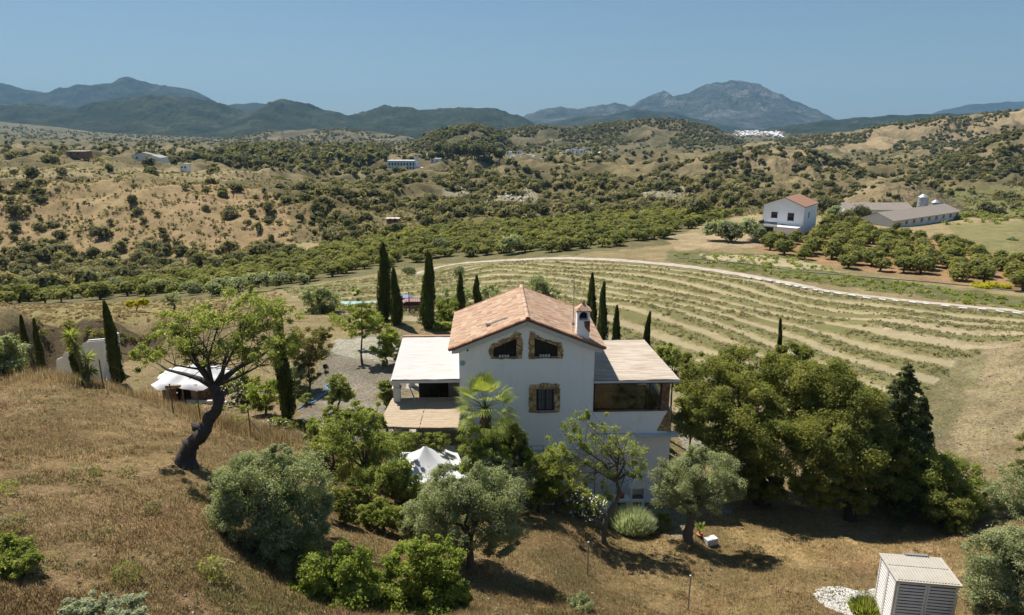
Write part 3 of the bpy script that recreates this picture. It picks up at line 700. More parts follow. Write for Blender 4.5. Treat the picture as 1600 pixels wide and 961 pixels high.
def jag(P, amp, n=4, seed=1):
    r_ = random.Random(seed); o = []
    for i in range(len(P)):
        a = P[i]; b = P[(i+1) % len(P)]
        for k in range(n):
            t = k/n; o.append((a[0]+(b[0]-a[0])*t+r_.uniform(-amp, amp), a[1]+(b[1]-a[1])*t+r_.uniform(-amp, amp)))
    return o
def window(op, outer, seed, bars, name='window', curtain=False):
    x0 = min(p[0] for p in op); x1 = max(p[0] for p in op); z0 = min(p[1] for p in op); z1 = max(p[1] for p in op)
    sur = MB().sheet_holes(jag(outer, .035, 5, seed), [], -.05, .05)
    # surround: built as a ring with the opening left free
    sur = MB().sheet_holes(jag(outer, .05, 6, seed), [[(p[0], p[1]) for p in op]], -.05, .05).build('stone_surround', M['stone'], house)
    wn = MB().poly([(p[0], .17, p[1]) for p in op]).build(name, M['glass'], house)
    fr = MB(); k = len(op)
    for i in range(k):
        a, b = op[i], op[(i+1) % k]; fr.tube([(a[0], .14, a[1]), (b[0], .14, b[1])], .045, 4)
    fr.tube([((x0+x1)/2, .14, z0), ((x0+x1)/2, .14, z1-.12*(k == 4 and abs(op[2][1]-op[3][1]) > .1))], .03, 4)
    fr.build('frame', M['wood_dark'], wn)
    gr = MB()
    def top(x):
        a, b = (op[3], op[2]) if op[3][0] < op[2][0] else (op[2], op[3]); t = (x-a[0])/(b[0]-a[0]); return a[1]+(b[1]-a[1])*t
    for i in range(bars):
        x = x0+(x1-x0)*(i+1)/(bars+1); gr.tube([(x, .03, z0), (x, .03, top(x))], .011, 5)
    gr.tube([(x0, .03, z0+.12), (x1, .03, z0+.12)], .012, 5); gr.tube([(x0, .03, (z0+min(op[2][1], op[3][1]))/2), (x1, .03, (z0+min(op[2][1], op[3][1]))/2)], .012, 5)
    gr.build('grille', M['iron'], wn)
    if curtain:
        cu = MB()
        for s_ in (0, 1):
            xa = x0+.08+(x1-x0-.16)*(.06+.5*s_); wd = (x1-x0)*.36
            for q in range(9): cu.poly([(xa+wd*q/9, .16+.012*(q % 2), z0+.06), (xa+wd*(q+1)/9, .16+.012*((q+1) % 2), z0+.06), (xa+wd*(q+1)/9, .16+.012*((q+1) % 2), top(x0)-.06), (xa+wd*q/9, .16+.012*(q % 2), top(x0)-.06)])
        cu.build('curtain', m_plain('sheer_curtain', (.17, .17, .18), .9), wn)
    MB().box(x0-.05, -.06, z0-.05, x1+.05, .16, z0-.005).build('sill', M['tile_dark'], wn)
    return wn
window(opL, fp([(768,560),(815,560),(817,540),(814,520),(806,518),(795,527),(780,532),(767,539),(763,550)]), 3, 7)
window(opR, fp([(827,560),(880,560),(880,548),(877,537),(862,532),(848,529),(838,522),(829,518),(826,535)]), 4, 7)
window(opD, fp([(827,645),(875,645),(876,625),(874,601),(850,599),(828,602),(826,622)]), 8, 6, curtain=True)
# little white pots on the two upper sills
def pot_row(op, side):
    x0 = min(p[0] for p in op); z0 = min(p[1] for p in op)
    for i in range(4):
        x = x0+.38+i*.17+.02; c = math.cos(HR); s_ = math.sin(HR)
        o = MB().lathe([(.045, 0), (.065, .04), (.07, .13), (.055, .16), (.06, .17)], 10).build('pot', M['white_clean'])
        y = -.0
        o.location = (HX+x*c-y*s_, HY+x*s_+y*c, z0+.0)
        tag(o, 'small white pot in the row on the sill of the %s upper window' % side, 'pot', 'small white pots on the upper sills')
pot_row(opL, 'left'); pot_row(opR, 'right')
# chimney
ch = MB().box(3.05, -.08, 10.9, 3.82, .62, 12.45).box(3.05,-.08,12.45,3.17,.62,13.0).box(3.70,-.08,12.45,3.82,.62,13.0).box(3.17,.50,12.45,3.70,.62,13.0)
ch.prism([(3.17,12.78),(3.25,12.93),(3.43,13.0),(3.17,13.0)][::-1], -.08, .10).prism([(3.70,12.78),(3.70,13.0),(3.43,13.0),(3.62,12.93)][::-1], -.08, .10)
ch = ch.build('chimney', M['white'], house)
cpz = MB().box(2.98, -.15, 13.0, 3.89, .69, 13.07)
cpz.v += [(2.95,-.18,13.07),(3.92,-.18,13.07),(3.92,.72,13.07),(2.95,.72,13.07),(3.435,.27,13.5)]; cpz.r += [.3,.6,.8,.4,.5]; n = len(cpz.v)-5
for a, b in ((0,1),(1,2),(2,3),(3,0)): cpz.f.append((n+a, n+b, n+4))
cpz.build('chimney_cap', M['tile'], ch)
MB().lathe([(.09, 13.44), (.11, 13.5), (.06, 13.6), (.02, 13.66)], 8, (3.435, .27)).build('chimney_finial', M['tile'], ch)
MB().box(3.19,.40,12.46,3.68,.49,12.98).build('chimney_flue', M['dark'], ch)
MB().prism(jag([(3.84,12.42),(3.44,12.42),(3.5,12.1),(3.6,11.9),(3.84,11.7)][::-1], .02, 3, 2), -.105, -.07).build('exposed_brick', M['brick'], ch)
# antenna
an = MB().tube([(2.85, .3, 11.5), (2.86, .3, 15.0)], .022, 6).tube([(2.85,.3,14.9),(2.1,.35,14.92)], .012, 5).tube([(2.3,.3,14.2),(3.3,.3,14.25)], .012, 5)
for i in range(8): an.tube([(2.12+i*.1, .12, 14.92), (2.12+i*.1, .55, 14.92)], .007, 4)
for i in range(5): an.tube([(2.35+i*.22, .08, 14.23), (2.35+i*.22, .52, 14.23)], .007, 4)
an.box(2.78,.22,12.05,2.92,.36,12.25)
an.build('antenna', M['steel'], house)
# rail lying on the tiles
e = MB(); a0 = at(762, 508, 43.5); a1 = at(791, 497, 44.6)
def on_roof(px, py):
    best = None
    for s_ in np.linspace(40, 50, 600):
        p = at(px, py, s_); lx = (p[0]-HX)*math.cos(HR)+(p[1]-HY)*math.sin(HR); ly = -(p[0]-HX)*math.sin(HR)+(p[1]-HY)*math.cos(HR)
        if p[2] < RZ+.04-SL*abs(lx): return Vector((lx, ly, RZ+.06-SL*abs(lx)))
A0, A1 = on_roof(762, 508), on_roof(791, 497); dv = (A1-A0); side = Vector((0, 0, 1)).cross(dv).normalized()*.09
e.tube([A0+side, A1+side], .02, 5).tube([A0-side, A1-side], .02, 5).box(A0.x-.12, A0.y-.12, A0.z-.03, A0.x+.12, A0.y+.12, A0.z+.12)
for i in range(9): p = A0+dv*(i/8); e.tube([p+side, p-side], .015, 5)
o = e.build('roof_rail', M['steel']); o.location = (HX, HY, 0); o.rotation_euler = (0, 0, HR); tag(o, 'short grey metal rail lying on the left slope of the tiled roof', 'rail')
# plate and wall lamp
def at_house(o): o.location = (HX, HY, 0); o.rotation_euler = (0, 0, HR); return o
px_, pz_ = xf(723, 566), zf(566)
pl = MB().prism([(px_+.17*math.cos(a), pz_+.17*math.sin(a)) for a in [2*math.pi*k/20 for k in range(20)]], -.05, -.004)
pl.build('wall_plate', M['plate']); at_house(bpy.data.objects['wall_plate']); tag(bpy.data.objects['wall_plate'], 'round blue glazed plate hung on the left end of the villa wall', 'wall plate')
lx, lz = xf(728, 545), zf(544)
MB().tube([(lx-.12, -.02, lz+.05), (lx-.1, -.28, lz+.08), (lx+.15, -.3, lz+.06)], .022, 6).box(lx-.16,-.04,lz-.08,lx-.08,-.004,lz+.1).lathe([(.03, lz-.06), (.08, lz-.02), (.03, lz+.08)], 8, (lx+.12, -.3)).build('wall_lamp', M['iron'], house)

# ---------------- right porch
pz = 8.55
rp = MB(); rp.v += [(W+.003,-.25,pz-.02),(9.62,-.25,pz-.06),(9.25,8.0,pz+.02),(W+.003,8.0,pz+.02)]
for z_ in (0,): pass
base = [(W+.003,-.2),(9.62,-.2),(9.2,8.0),(W+.003,8.0)]
rp = MB(); n = 0
for z_ in (pz-.16, pz-.02): rp.v += [(x, y, z_) for x, y in base]
rp.r = [0]*8; rp.f = [(3,2,1,0),(4,5,6,7),(0,1,5,4),(1,2,6,5),(2,3,7,6),(3,0,4,7)]
porchR = rp.build('porch_roof', M['white_clean'], house)
tp = MB(); N1, N2 = 26, 12          # slightly uneven covering on top
def sheet(mb, base, z, n1, n2, amp, seed):
    nb = len(mb.v)
    for i in range(n1+1):
        for j in range(n2+1):
            t = i/n1; s_ = j/n2; x = (base[0][0]*(1-s_)+base[1][0]*s_)*(1-t)+(base[3][0]*(1-s_)+base[2][0]*s_)*t; y = (base[0][1]*(1-s_)+base[1][1]*s_)*(1-t)+(base[3][1]*(1-s_)+base[2][1]*s_)*t
            mb.v.append((x, y, z+amp*float(fbm(x*.9+seed, y*1.7+seed, 3)))); mb.r.append(0)
    for i in range(n1):
        for j in range(n2): a = nb+i*(n2+1)+j; mb.f.append((a, a+1, a+n2+2, a+n2+1))
    return mb
sheet(tp, [(W+.01,-.17),(9.58,-.17),(9.16,7.96),(W+.01,7.96)], pz+.03, 36, 20, .05, 3); tp.build('porch_roof_covering', M['roof_right'], house, smooth=True)
zs = zf(643); zl = zf(679)
MB().box(W+.003, -.02, zl, xf(1046,660), .2, zs-.07).box(W+.003, -.02, -1, xf(1047,720), .2, zl-.1).box(xf(1047,720)-.2,.2,-1,xf(1047,720),8,zs-.07).build('porch_wall', M['white'], house)
MB().box(W+.003, -.07, zs-.07, xf(1049,640), .26, zs).build('parapet_cap', M['brick_red'], house)
MB().box(xf(995,679), -.5, zl-.1, xf(1060,679), .25, zl).build('ledge', M['white_clean'], house)
MB().box(xf(1035,620), -.03, zs-.0, xf(1048,620), .35, pz-.16).build('brick_pillar', M['brick'], house)
MB().prism(jag([(xf(1028,676),zf(676.5)),(xf(1050,676),zf(676.5)),(xf(1050,640),zs-.07),(xf(1046,642),zs-.07),(xf(1036,660),zf(660))], .03, 5, 5), -.06, -.022).build('exposed_stone', M['stone'], house)
MB().box(W+.003, .2, zs-1.0, xf(1047,640), 8, zs-.85).build('porch_floor', M['brick'], house)
# porch back wall, interior shade put into its colour, glazed doors, far pillars
pb = MB().box(W+.003, 5.4, zs-.85, 8.2, 5.55, pz-.16); pb.build('porch_back_wall', m_plain('porch_shade_plaster', (.05, .048, .048), .9), house)
MB().box(8.75, 7.5, zs-.85, 9.05, 7.8, pz-.16).build('brick_pillar', M['brick'], house)
MB().box(7.25, 5.2, zs-.85, 7.6, 5.6, pz-.16).build('brick_pillar', M['brick'], house)
for i in range(3):
    x0 = W+.35+i*1.0; dd = MB().box(x0, 5.36, zs-.8, x0+.85, 5.39, zs+1.2).build('glazed_door', M['glass'], house)
    MB().box(x0-.05,5.32,zs-.8,x0,5.4,zs+1.25).box(x0+.85,5.32,zs-.8,x0+.9,5.4,zs+1.25).box(x0,5.32,zs+1.2,x0+.85,5.4,zs+1.25).build('frame', M['wood_dark'], dd)
for i in range(5): MB().box(W+.6+i*1.05,-.1,pz-.28,W+.72+i*1.05,7.9,pz-.165).build('beam', M['wood_dark'], house)
# weather curtain panels of dark tinted plastic in the porch opening
def m_clear():
    t = NT('tinted_sheet'); tr = t.n('BsdfTransparent'); tr.inputs[0].default_value = (.62, .64, .66, 1); g = t.n('BsdfGlossy'); g.inputs['Roughness'].default_value = .08
    mx = t.n('MixShader'); mx.inputs[0].default_value = .07; t.L.new(tr.outputs[0], mx.inputs[1]); t.L.new(g.outputs[0], mx.inputs[2]); t.L.new(mx.outputs[0], t.out.inputs[0]); return t.m
M['clear'] = m_clear()
MB().box(W+.05,.10,zs+.01,xf(1034,620),.108,pz-.3).build('porch_glazing', M['clear'], house)
MB().box(W+.02,.07,zs,W+.10,.13,pz-.16).box(xf(1016,620),.07,zs,xf(1016,620)+.05,.13,pz-.16).box(W+.1,.07,pz-.33,xf(1034,620),.13,pz-.28).build('glazing_bars', M['iron'], house)
def hobj(mbuild): return mbuild
def HW(x, y, z): return (HX+x*math.cos(HR)-y*math.sin(HR), HY+x*math.sin(HR)+y*math.cos(HR), z)
fz = zs-.85
def table(loc, label, L=1.7, Wd=.85, mat='wood_dark', h=.75, rz=0):
    t = empty('table', loc, HR+rz, label, 'table')
    MB().box(-L/2,-Wd/2,h-.05,L/2,Wd/2,h).build('tabletop', M[mat], t)
    for sx in (-1, 1):
        for sy in (-1, 1): x = sx*(L/2-.08); y = sy*(Wd/2-.08); MB().tube([(x, y, 0), (x, y, h-.05)], .035, 6).build('leg', M[mat], t)
    return t
def chair(loc, label, rz=0, mat='wood_dark', group=None):
    t = empty('chair', loc, HR+rz, label, 'chair', group)
    MB().box(-.22,-.22,.42,.22,.22,.47).build('seat', M[mat], t)
    MB().box(-.22,.19,.55,.22,.23,.95).build('backrest', M[mat], t)
    for sx in (-1, 1):
        for sy in (-1, 1): MB().tube([(sx*.19, sy*.19, 0), (sx*.19, sy*.19+(.02 if sy > 0 else 0), .42 if sy < 0 else .95)], .022, 6).build('leg', M[mat], t)
    return t
table(HW(6.2, 3.2, fz), 'dark table standing in the glazed right porch', 1.9, .9, h=1.0)
chair(HW(5.2, 2.4, fz), 'dark chair left of the table in the right porch', .3); chair(HW(7.3, 2.6, fz), 'dark chair right of the table in the right porch', -.5)
so_ = empty('sofa', HW(5.4, 4.6, fz), HR, 'pale grey sofa at the back of the right porch', 'sofa')
MB().box(-1,-.4,.15,1,.4,.45).build('seat', M['room'], so_); MB().box(-1,.25,.45,1,.45,.9).build('backrest', M['room'], so_)
for sx in (-1, 1): MB().box(sx*1.1-.1,-.4,.0,sx*1.1+.1,.45,.65).build('armrest', M['room'], so_)
def potplant(loc, h, label, seed=0):
    r_ = random.Random(seed); t = empty('potted_plant', loc, 0, label, 'plant')
    MB().lathe([(.13, 0), (.19, .3), (.2, .34), (.17, .34)], 12).build('pot', M['terracotta'], t)
    l = MB()
    for i in range(26):
        a = r_.uniform(0, 6.28); e_ = r_.uniform(.2, .5)*h; z1 = .34+r_.uniform(.5, 1)*(h-.34); b = r_.random()
        p0 = Vector((0, 0, .32)); p1 = Vector((math.cos(a)*e_*.5, math.sin(a)*e_*.5, .3+z1*.6)); p2 = Vector((math.cos(a)*e_, math.sin(a)*e_, z1)); sd2 = Vector((-math.sin(a), math.cos(a), 0))*.05
        l.poly([p0, p1+sd2, p2, p1-sd2], b)
    l.build('leaves', M['garden'], t); return t
potplant(HW(7.9, 1.0, fz+.3), 1.6, 'leafy plant in a pot behind the porch parapet near the brick pillar', 3)
# ---------------- left porch
lz0 = 8.72; lb = [(-8.45,-.1),(-W-.003,-.1),(-W-.003,8.7),(-8.75,8.9)]
lp = MB(); lp.v = [(x, y, z_) for z_ in (lz0-.2, lz0-.03) for x, y in lb]; lp.r = [0]*8; lp.f = [(0,3,2,1),(4,5,6,7),(0,1,5,4),(1,2,6,5),(2,3,7,6),(3,0,4,7)]
lp.build('porch_roof', M['white_clean'], house)
tp = MB(); sheet(tp, [(-8.42,-.07),(-W-.01,-.07),(-W-.01,8.6),(-8.7,8.8)], lz0+.03, 34, 18, .05, 9); tp.build('porch_roof_covering', M['roof_left'], house, smooth=True)
MB().box(-8.72,8.66,lz0-.1,-W-.01,8.95,lz0+.12).build('edge_tiles', M['tile'], house)
lf = 5.0
MB().box(-8.6,.3,lf-1.2,-W,8.8,lf).build('porch_floor', M['concrete'], house)
MB().box(-8.35,.15,lf,-7.95,.55,lz0-.2).box(-8.42,.08,lz0-.75,-7.88,.62,lz0-.6).build('pillar', M['white_clean'], house)
MB().box(-8.35,8.2,lf,-7.95,8.6,lz0-.2).build('pillar', M['white_clean'], house)
MB().box(-7.4,6.2,lf,-W,6.35,lz0-.2).build('porch_back_wall', M['room'], house)
MB().box(-6.3,6.16,lf,-5.3,6.195,lf+2.1).build('doorway', M['wood_dark'], house)
for z_, y_ in ((lz0-.34, .3), (lz0-.34, 3.0)): MB().box(-8.2,y_,z_,-W,y_+.12,z_+.13).build('beam', M['steel'], house)
MB().tube([(-6.9,.4,lf+1.8),(-7.4,.4,lf+3.2)], .05, 6).build('brace', M['white_clean'], house)
table(HW(-6.2, 2.6, lf), 'dark table under the flat left porch roof', 1.8, .9)
chair(HW(-7.3, 2.0, lf), 'dark chair at the left end of the table under the left porch', 1.2); chair(HW(-5.4, 1.6, lf), 'dark chair in front of the table under the left porch', 3.1)
cab = empty('cabinet', HW(-6.6, 5.3, lf), HR, 'dark cabinet against the back wall of the left porch', 'cabinet')
MB().box(-.7,-.25,0,.7,.25,1.7).build('body', M['wood_dark'], cab)
for s_ in (-1, 1): MB().box(s_*.34-.3,-.28,.1,s_*.34+.3,-.255,1.6).build('door', M['iron'], cab)
# railing, cream awning, outdoor oven by the lower terrace
rl = MB(); rz_ = zf(687)
for z_ in (rz_, rz_-.35): rl.tube([(xf(812,687),-.9,z_),(xf(866,687),-.9,z_)], .02, 6)
for i in range(4): x = xf(812,687)+i*.72; rl.tube([(x,-.9,rz_),(x,-.9,rz_-1.0)], .02, 6)
rl.build('railing', M['steel'], house)
aw = empty('awning', HW(0,0,0), HR, 'cream canvas awning on thin posts below the villa window', 'awning')
ax0, ax1 = xf(822,710), xf(925,710)
a_ = MB(); sheet(a_, [(ax0,-1.9,0)[:2],(ax1,-1.9)[:2],(ax1,-.05),(ax0,-.05)], 3.85, 10, 12, .07, 5); a_.build('canvas', M['awning'], aw, smooth=True)
for x in (ax0+.05, ax1-.05): MB().tube([(x,-1.85,0.1),(x,-1.85,3.83)], .03, 6).build('post', M['steel'], aw)
ov = empty('outdoor_oven', HW(xf(980,765),-1.0,.1), HR, 'white masonry barbecue oven against the lower villa wall', 'oven')
MB().box(-1.0,-.35,0,.9,.35,.75).box(-.05,-.3,.75,.1,.35,1.55).box(.85,-.3,.75,.9,.35,1.55).box(.1,.25,.75,.85,.35,1.55).prism([(-.1,1.55),(.95,1.55),(.65,2.1),(.2,2.1)],-.33,.35).build('body', M['white'], ov)
MB().box(.12,-.2,.76,.83,.24,.80).build('hearth', M['brick_red'], ov); MB();
MB().box(-.85,-.37,.1,-.3,-.34,.6).build('opening', M['dark'], ov); MB().box(.15,-.37,.1,.7,-.34,.6).build('opening', M['dark'], ov)
MB().lathe([(.12,.76),(.2,.8),(.22,1.0),(.2,1.02)],12,(-.55,0)).build('basin', M['terracotta'], ov)
lw = MB().box(xf(905,770),-1.4,-.3,xf(950,770),-1.2,.7).build('garden_wall', M['white']); at_house(lw); tag(lw, 'low white wall left of the barbecue oven', 'wall')
# ---------------- reed pergola
pg = empty('reed_pergola', (0, 0, 0), 0, 'flat pergola roofed with split reed matting left of the villa', 'pergola')
q = {}
for k_, (a, b, z_) in {'fl': (590, 666, 7.0), 'fr': (716, 668, 7.0), 'br': (722, 620, 7.2), 'bl': (613, 622, 7.2), 'fm': (656, 668, 7.0), 'bm': (668, 621, 7.2)}.items():
    r_ = ray(a, b); s_ = (z_-CZ)/r_[2]; q[k_] = (s_*r_[0], s_*r_[1], z_)
def reedsheet(c, name):
    mb = MB(); n1, n2 = 26, 12; nb = 0
    for i in range(n1+1):
        for j in range(n2+1):
            t = i/n1; s_ = j/n2; e_ = rng.uniform(-.03, .03) if j in (0, n2) else 0
            p = (Vector(c[0])*(1-s_)+Vector(c[1])*s_)*(1-t)+(Vector(c[3])*(1-s_)+Vector(c[2])*s_)*t
            mb.v.append((p.x+e_, p.y, p.z+.035*float(fbm(p.x*.8, p.y*2, 2))+(i % 2)*.012)); mb.r.append(rng.random())
    for i in range(n1):
        for j in range(n2): a = i*(n2+1)+j; mb.f.append((a, a+1, a+n2+2, a+n2+1))
    return mb.build(name, M['reed'], pg)
mid1 = Vector(q['fm'])-Vector((.03, 0, 0)); mid2 = Vector(q['bm'])-Vector((.03, 0, 0))
reedsheet([q['fl'], mid1, mid2, q['bl']], 'reed_mat'); reedsheet([q['fm'], q['fr'], q['br'], q['bm']], 'reed_mat')
for k1, k2 in (('fl','fr'),('bl','br'),('fl','bl'),('fr','br'),('fm','bm')):
    MB().tube([Vector(q[k1])-Vector((0,0,.09)), Vector(q[k2])-Vector((0,0,.09))], .055, 6).build('beam', M['wood'], pg)
for k1 in ('fl','fr','bl','br','fm'):
    p = q[k1]; g = float(gz(p[0], p[1])); MB().tube([(p[0], p[1], g-.3), (p[0], p[1], p[2]-.1)], .06, 6).build('post', M['wood_dark'], pg)
table((-5.3, 38.3, float(gz(-5.3, 38.3))), 'wooden table in the shade under the reed pergola', 2.0, .9, 'wood')
# ---------------- pagoda tent
tz = at(664, 697, 37.6); gt = float(gz(tz[0], tz[1]))
tent = empty('garden_tent', (tz[0], tz[1], gt), .25, 'white peaked garden tent among the bushes left of the villa', 'tent')
pk = tz[2]-gt; ev = pk-1.15; tm = MB(); ns, nrr = 32, 8; R0 = 1.95
for i in range(nrr+1):
    t = i/nrr
    for k in range(ns):
        a = 2*math.pi*k/ns; sq = 1/max(abs(math.cos(a)), abs(math.sin(a))); r0 = .05+t*R0*(sq if t > .3 else 1+(sq-1)*t/.3)
        tm.v.append((r0*math.cos(a), r0*math.sin(a), ev+(pk-ev)*(1-t)**1.9-.05*math.sin(a*4)**2*t)); tm.r.append(0)
for i in range(nrr):
    for k in range(ns): a = i*ns+k; b = i*ns+(k+1) % ns; tm.f.append((a, b, b+ns, a+ns))
tm.build('canopy', M['fabric'], tent, smooth=True)
sw = MB()
for (xa, ya, xb, yb) in ((-R0,-R0,R0,-R0),(-R0,-R0,-R0,R0),(R0,-R0,R0,R0)):
    for k in range(14):
        t0, t1 = k/14, (k+1)/14; o0 = .04*(k % 2); o1 = .04*((k+1) % 2)
        sw.poly([(xa+(xb-xa)*t0, ya+(yb-ya)*t0-o0, .0), (xa+(xb-xa)*t1, ya+(yb-ya)*t1-o1, .0), (xa+(xb-xa)*t1, ya+(yb-ya)*t1-o1, ev+.02), (xa+(xb-xa)*t0, ya+(yb-ya)*t0-o0, ev+.02)])
sw.build('side_curtain', M['fabric'], tent)
for sx in (-1, 1):
    for sy in (-1, 1): MB().tube([(sx*(R0-.03), sy*(R0-.03), -.1), (sx*(R0-.03), sy*(R0-.03), ev)], .03, 6).build('leg', M['steel'], tent)
# ---------------- animal shelter with a white sheet over it
sp = at(290, 606, 50); sg_ = float(gz(sp[0], sp[1]))
sh = empty('shelter_hut', (sp[0], sp[1]+1.5, sg_), .1, 'low round brick shelter under a loose white sheet roof', 'shelter')
mb = MB(); NS = 14
for k in range(NS):
    a0 = 2*math.pi*k/NS-math.pi/2-.3; a1 = a0+2*math.pi/NS
    if k == 0: continue
    mb.poly([(2.3*math.cos(a0), 2.0*math.sin(a0), -.3), (2.3*math.cos(a1), 2.0*math.sin(a1), -.3), (2.3*math.cos(a1), 2.0*math.sin(a1), 1.45), (2.3*math.cos(a0), 2.0*math.sin(a0), 1.45)])
mb.build('wall', M['brick_red'], sh)
MB().poly([(-.85,-1.2,-.2),(.75,-1.2,-.2),(.75,-1.2,1.4),(-.85,-1.2,1.4)]).build('opening_shade_sheet', M['dark'], sh)  # dark sheet standing in for the shade inside the opening
MB().box(-1.3,-2.15,-.2,-1.1,-1.95,1.45).box(.5,-2.15,-.2,.9,-1.95,1.4).box(-1.3,-2.15,1.3,.9,-1.95,1.48).box(-.2,-2.12,-.2,-.12,-2.0,1.3).build('door_frame', M['wood'], sh)
mb = MB(); NA, NR2 = 40, 12; r_ = random.Random(4)
for i in range(NR2+1):
    t = i/NR2
    for k in range(NA):
        a = 2*math.pi*k/NA; R = t*(2.75+.28*math.sin(a*5+1)+.15*math.sin(a*11)); z = 1.38+.95*(1-t)**1.1+.08*math.sin(a*8+1)*t-.25*(t > .95)*abs(math.sin(a*3.5))+.12*float(fbm(R*math.cos(a)*.9, R*math.sin(a)*.9, 3))
        mb.v.append((R*math.cos(a)*1.02, R*math.sin(a)*.9, z)); mb.r.append(0)
for i in range(NR2):
    for k in range(NA): a = i*NA+k; b = i*NA+(k+1) % NA; mb.f.append((a, b, b+NA, a+NA))
mb.build('sheet_roof', M['fabric'], sh, smooth=True)
bz = MB()
for i in range(9):
    x = -3.2+i*.8; gx_, gy_ = sp[0]+x, sp[1]-1.2-.25*math.sin(i*.9)
    bz.box(gx_-.35, gy_-.12, float(gz(gx_, gy_))-.1, gx_+.33, gy_+.12, float(gz(gx_, gy_))+.22+.05*(i % 2), rz=.1*math.sin(i*2))
tag(bz.build('stone_border', M['whiterock']), 'low line of pale stones in front of the round shelter', 'border')
# ---------------- stepped white wall
wp = at(125, 588, 57); wy = wp[1]; wg = float(gz(wp[0], wy))
def Xw(px, py): b = (py-480.5)/F; s_ = wy/(CC-b*SS); return (px-800)/F*s_
def Zw(py): return CZ-wy*math.tan(PITCH+math.atan((py-480.5)/F))
P = [(88,600),(163,600),(163,532),(137,534),(136,536),(124,543),(112,549),(98,556),(96,561),(88,564)]
P = [(Xw(*p), Zw(p[1])) for p in P]
sw_ = empty('stepped_wall', (0, 0, 0), 0, 'white masonry wall with a stepped slanting top beside the cypresses', 'wall')
MB().prism([(p[0], p[1]) for p in P], wy, wy+.35).build('wall', M['white'], sw_)
MB().prism([(Xw(163,560)-.3, Zw(604)), (Xw(163,560), Zw(604)), (Xw(163,532), Zw(532)), (Xw(163,532)-.3, Zw(532))], wy+.351, wy+2.2).build('end_wall', M['white'], sw_)
cpb = MB()
for a, b in ((2,3),(5,4),(6,5),(7,6),(9,8)):
    p, q_ = P[a], P[b]; cpb.tube([(p[0], wy+.17, p[1]+.03), (q_[0], wy+.17, q_[1]+.03)], .12, 4)
cpb.build('coping', M['white_clean'], sw_)
# ---------------- louvred shed at lower right
s1 = at(1403, 902, 28); shz = s1[2]; sxg = float(gz(s1[0]+1, s1[1]+.8))
lou = empty('louvred_shed', (s1[0], s1[1], sxg-.05), math.radians(-8), 'white louvred plastic shed at the lower right edge', 'shed')
H_ = shz-sxg; WL, DL = 2.38, 1.75
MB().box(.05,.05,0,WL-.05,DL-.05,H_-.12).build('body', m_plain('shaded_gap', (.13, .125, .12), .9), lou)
def panel(x0, x1, z0, z1, side, nm):
    mb = MB(); nsl = int((z1-z0)/.135)
    def bx(a0, a1, b0, b1, d0, d1, rx=0):
        if side == 'f': mb.box(a0, -d1, b0, a1, -d0, b1, rx=rx)
        elif side == 'l': mb.box(-d1, a0, b0, -d0, a1, b1)
        elif side == 'r': mb.box(WL+d0, a0, b0, WL+d1, a1, b1)
    bx(x0, x0+.07, z0, z1, -.04, .03); bx(x1-.07, x1, z0, z1, -.04, .03); bx(x0+.07, x1-.07, z0, z0+.08, -.04, .03); bx(x0+.07, x1-.07, z1-.08, z1, -.04, .03)
    for i in range(nsl-2):
        z = z0+.09+i*(z1-z0-.18)/(nsl-2)
        if side == 'f': mb.box(x0+.07, -.035, z, x1-.07, -.022, z+.088, rx=-.3)
        else: bx(x0+.07, x1-.07, z, z+.085, -.03+.0, .012)
    mb.build(nm, M['shedplastic'], lou)
M['shedplastic'] = m_plain('aged_white_plastic', (.64, .62, .60), .6, .12, 3, streak=.35)
panel(.04, WL/2-.01, .05, H_-.14, 'f', 'louvred_door'); panel(WL/2+.01, WL-.04, .05, H_-.14, 'f', 'louvred_door')
panel(.04, DL/2-.01, .05, H_-.14, 'l', 'side_panel'); panel(DL/2+.01, DL-.04, .05, H_-.14, 'l', 'side_panel'); panel(.04, DL-.04, .05, H_-.14, 'r', 'side_panel')
mb = MB().box(-.08,-.1,H_-.12,WL+.08,DL+.06,H_-.05)
for y0, y1 in ((-.08, DL/2-.03), (DL/2+.03, DL+.04)):
    for i in range(20):
        x = .0+i*(WL/20); mb.box(x+.01, y0+.06, H_-.05, x+WL/20-.035, y1-.06, H_-.02)
mb.build('lid', M['shedlid'] if 'shedlid' in M else m_plain('weathered_lid', (.36, .335, .29), .8, .2, 3, streak=.4), lou)
MB().box(.95,DL-.02,H_-.02,1.9,DL+.1,H_+.03).build('hinge_rail', M['steel'], lou)
# ---------------- fences
def post(name, pxb, label=None, h=1.75, parent=None, m='post', r=.035, group=None):
    p = pick(*pxb, 20, 80); o = MB().tube([(0, 0, -.2), (0, 0, h)], r, 8).lathe([(r*1.5, h-.02), (r*1.5, h+.02), (.01, h+.04)], 8).build(name, M[m], parent, (p[0], p[1], p[2]))
    if label: tag(o, label, 'post', group)
    return p
fe = empty('wire_fence', (0, 0, 0), 0, 'thin post and wire fence along the top of the dry slope', 'fence')
pp = [post('post', q_, parent=fe) for q_ in ((54, 588), (162, 606), (271, 645), (313, 655), (392, 682))]
wr = MB()
for a, b in zip(pp[:-1], pp[1:]):
    for h in (.5, 1.0, 1.6): 
        m3 = ((a[0]+b[0])/2, (a[1]+b[1])/2, (a[2]+b[2])/2+h-.04); wr.tube([(a[0], a[1], a[2]+h), m3, (b[0], b[1], b[2]+h)], .0025, 4)
wr.build('wires', M['post'], fe)
p = pp[-1]; 
for dx, dy in ((-1.2, -.3), (1.25, -.6)): MB().tube([(p[0], p[1], p[2]+1.1), (p[0]+dx, p[1]+dy, float(gz(p[0]+dx, p[1]+dy))-.05)], .025, 6).build('brace', M['post'], fe)
post('fence_post', (918, 898), 'grey metal post standing on the slope below the olive', 1.8, m='steel')
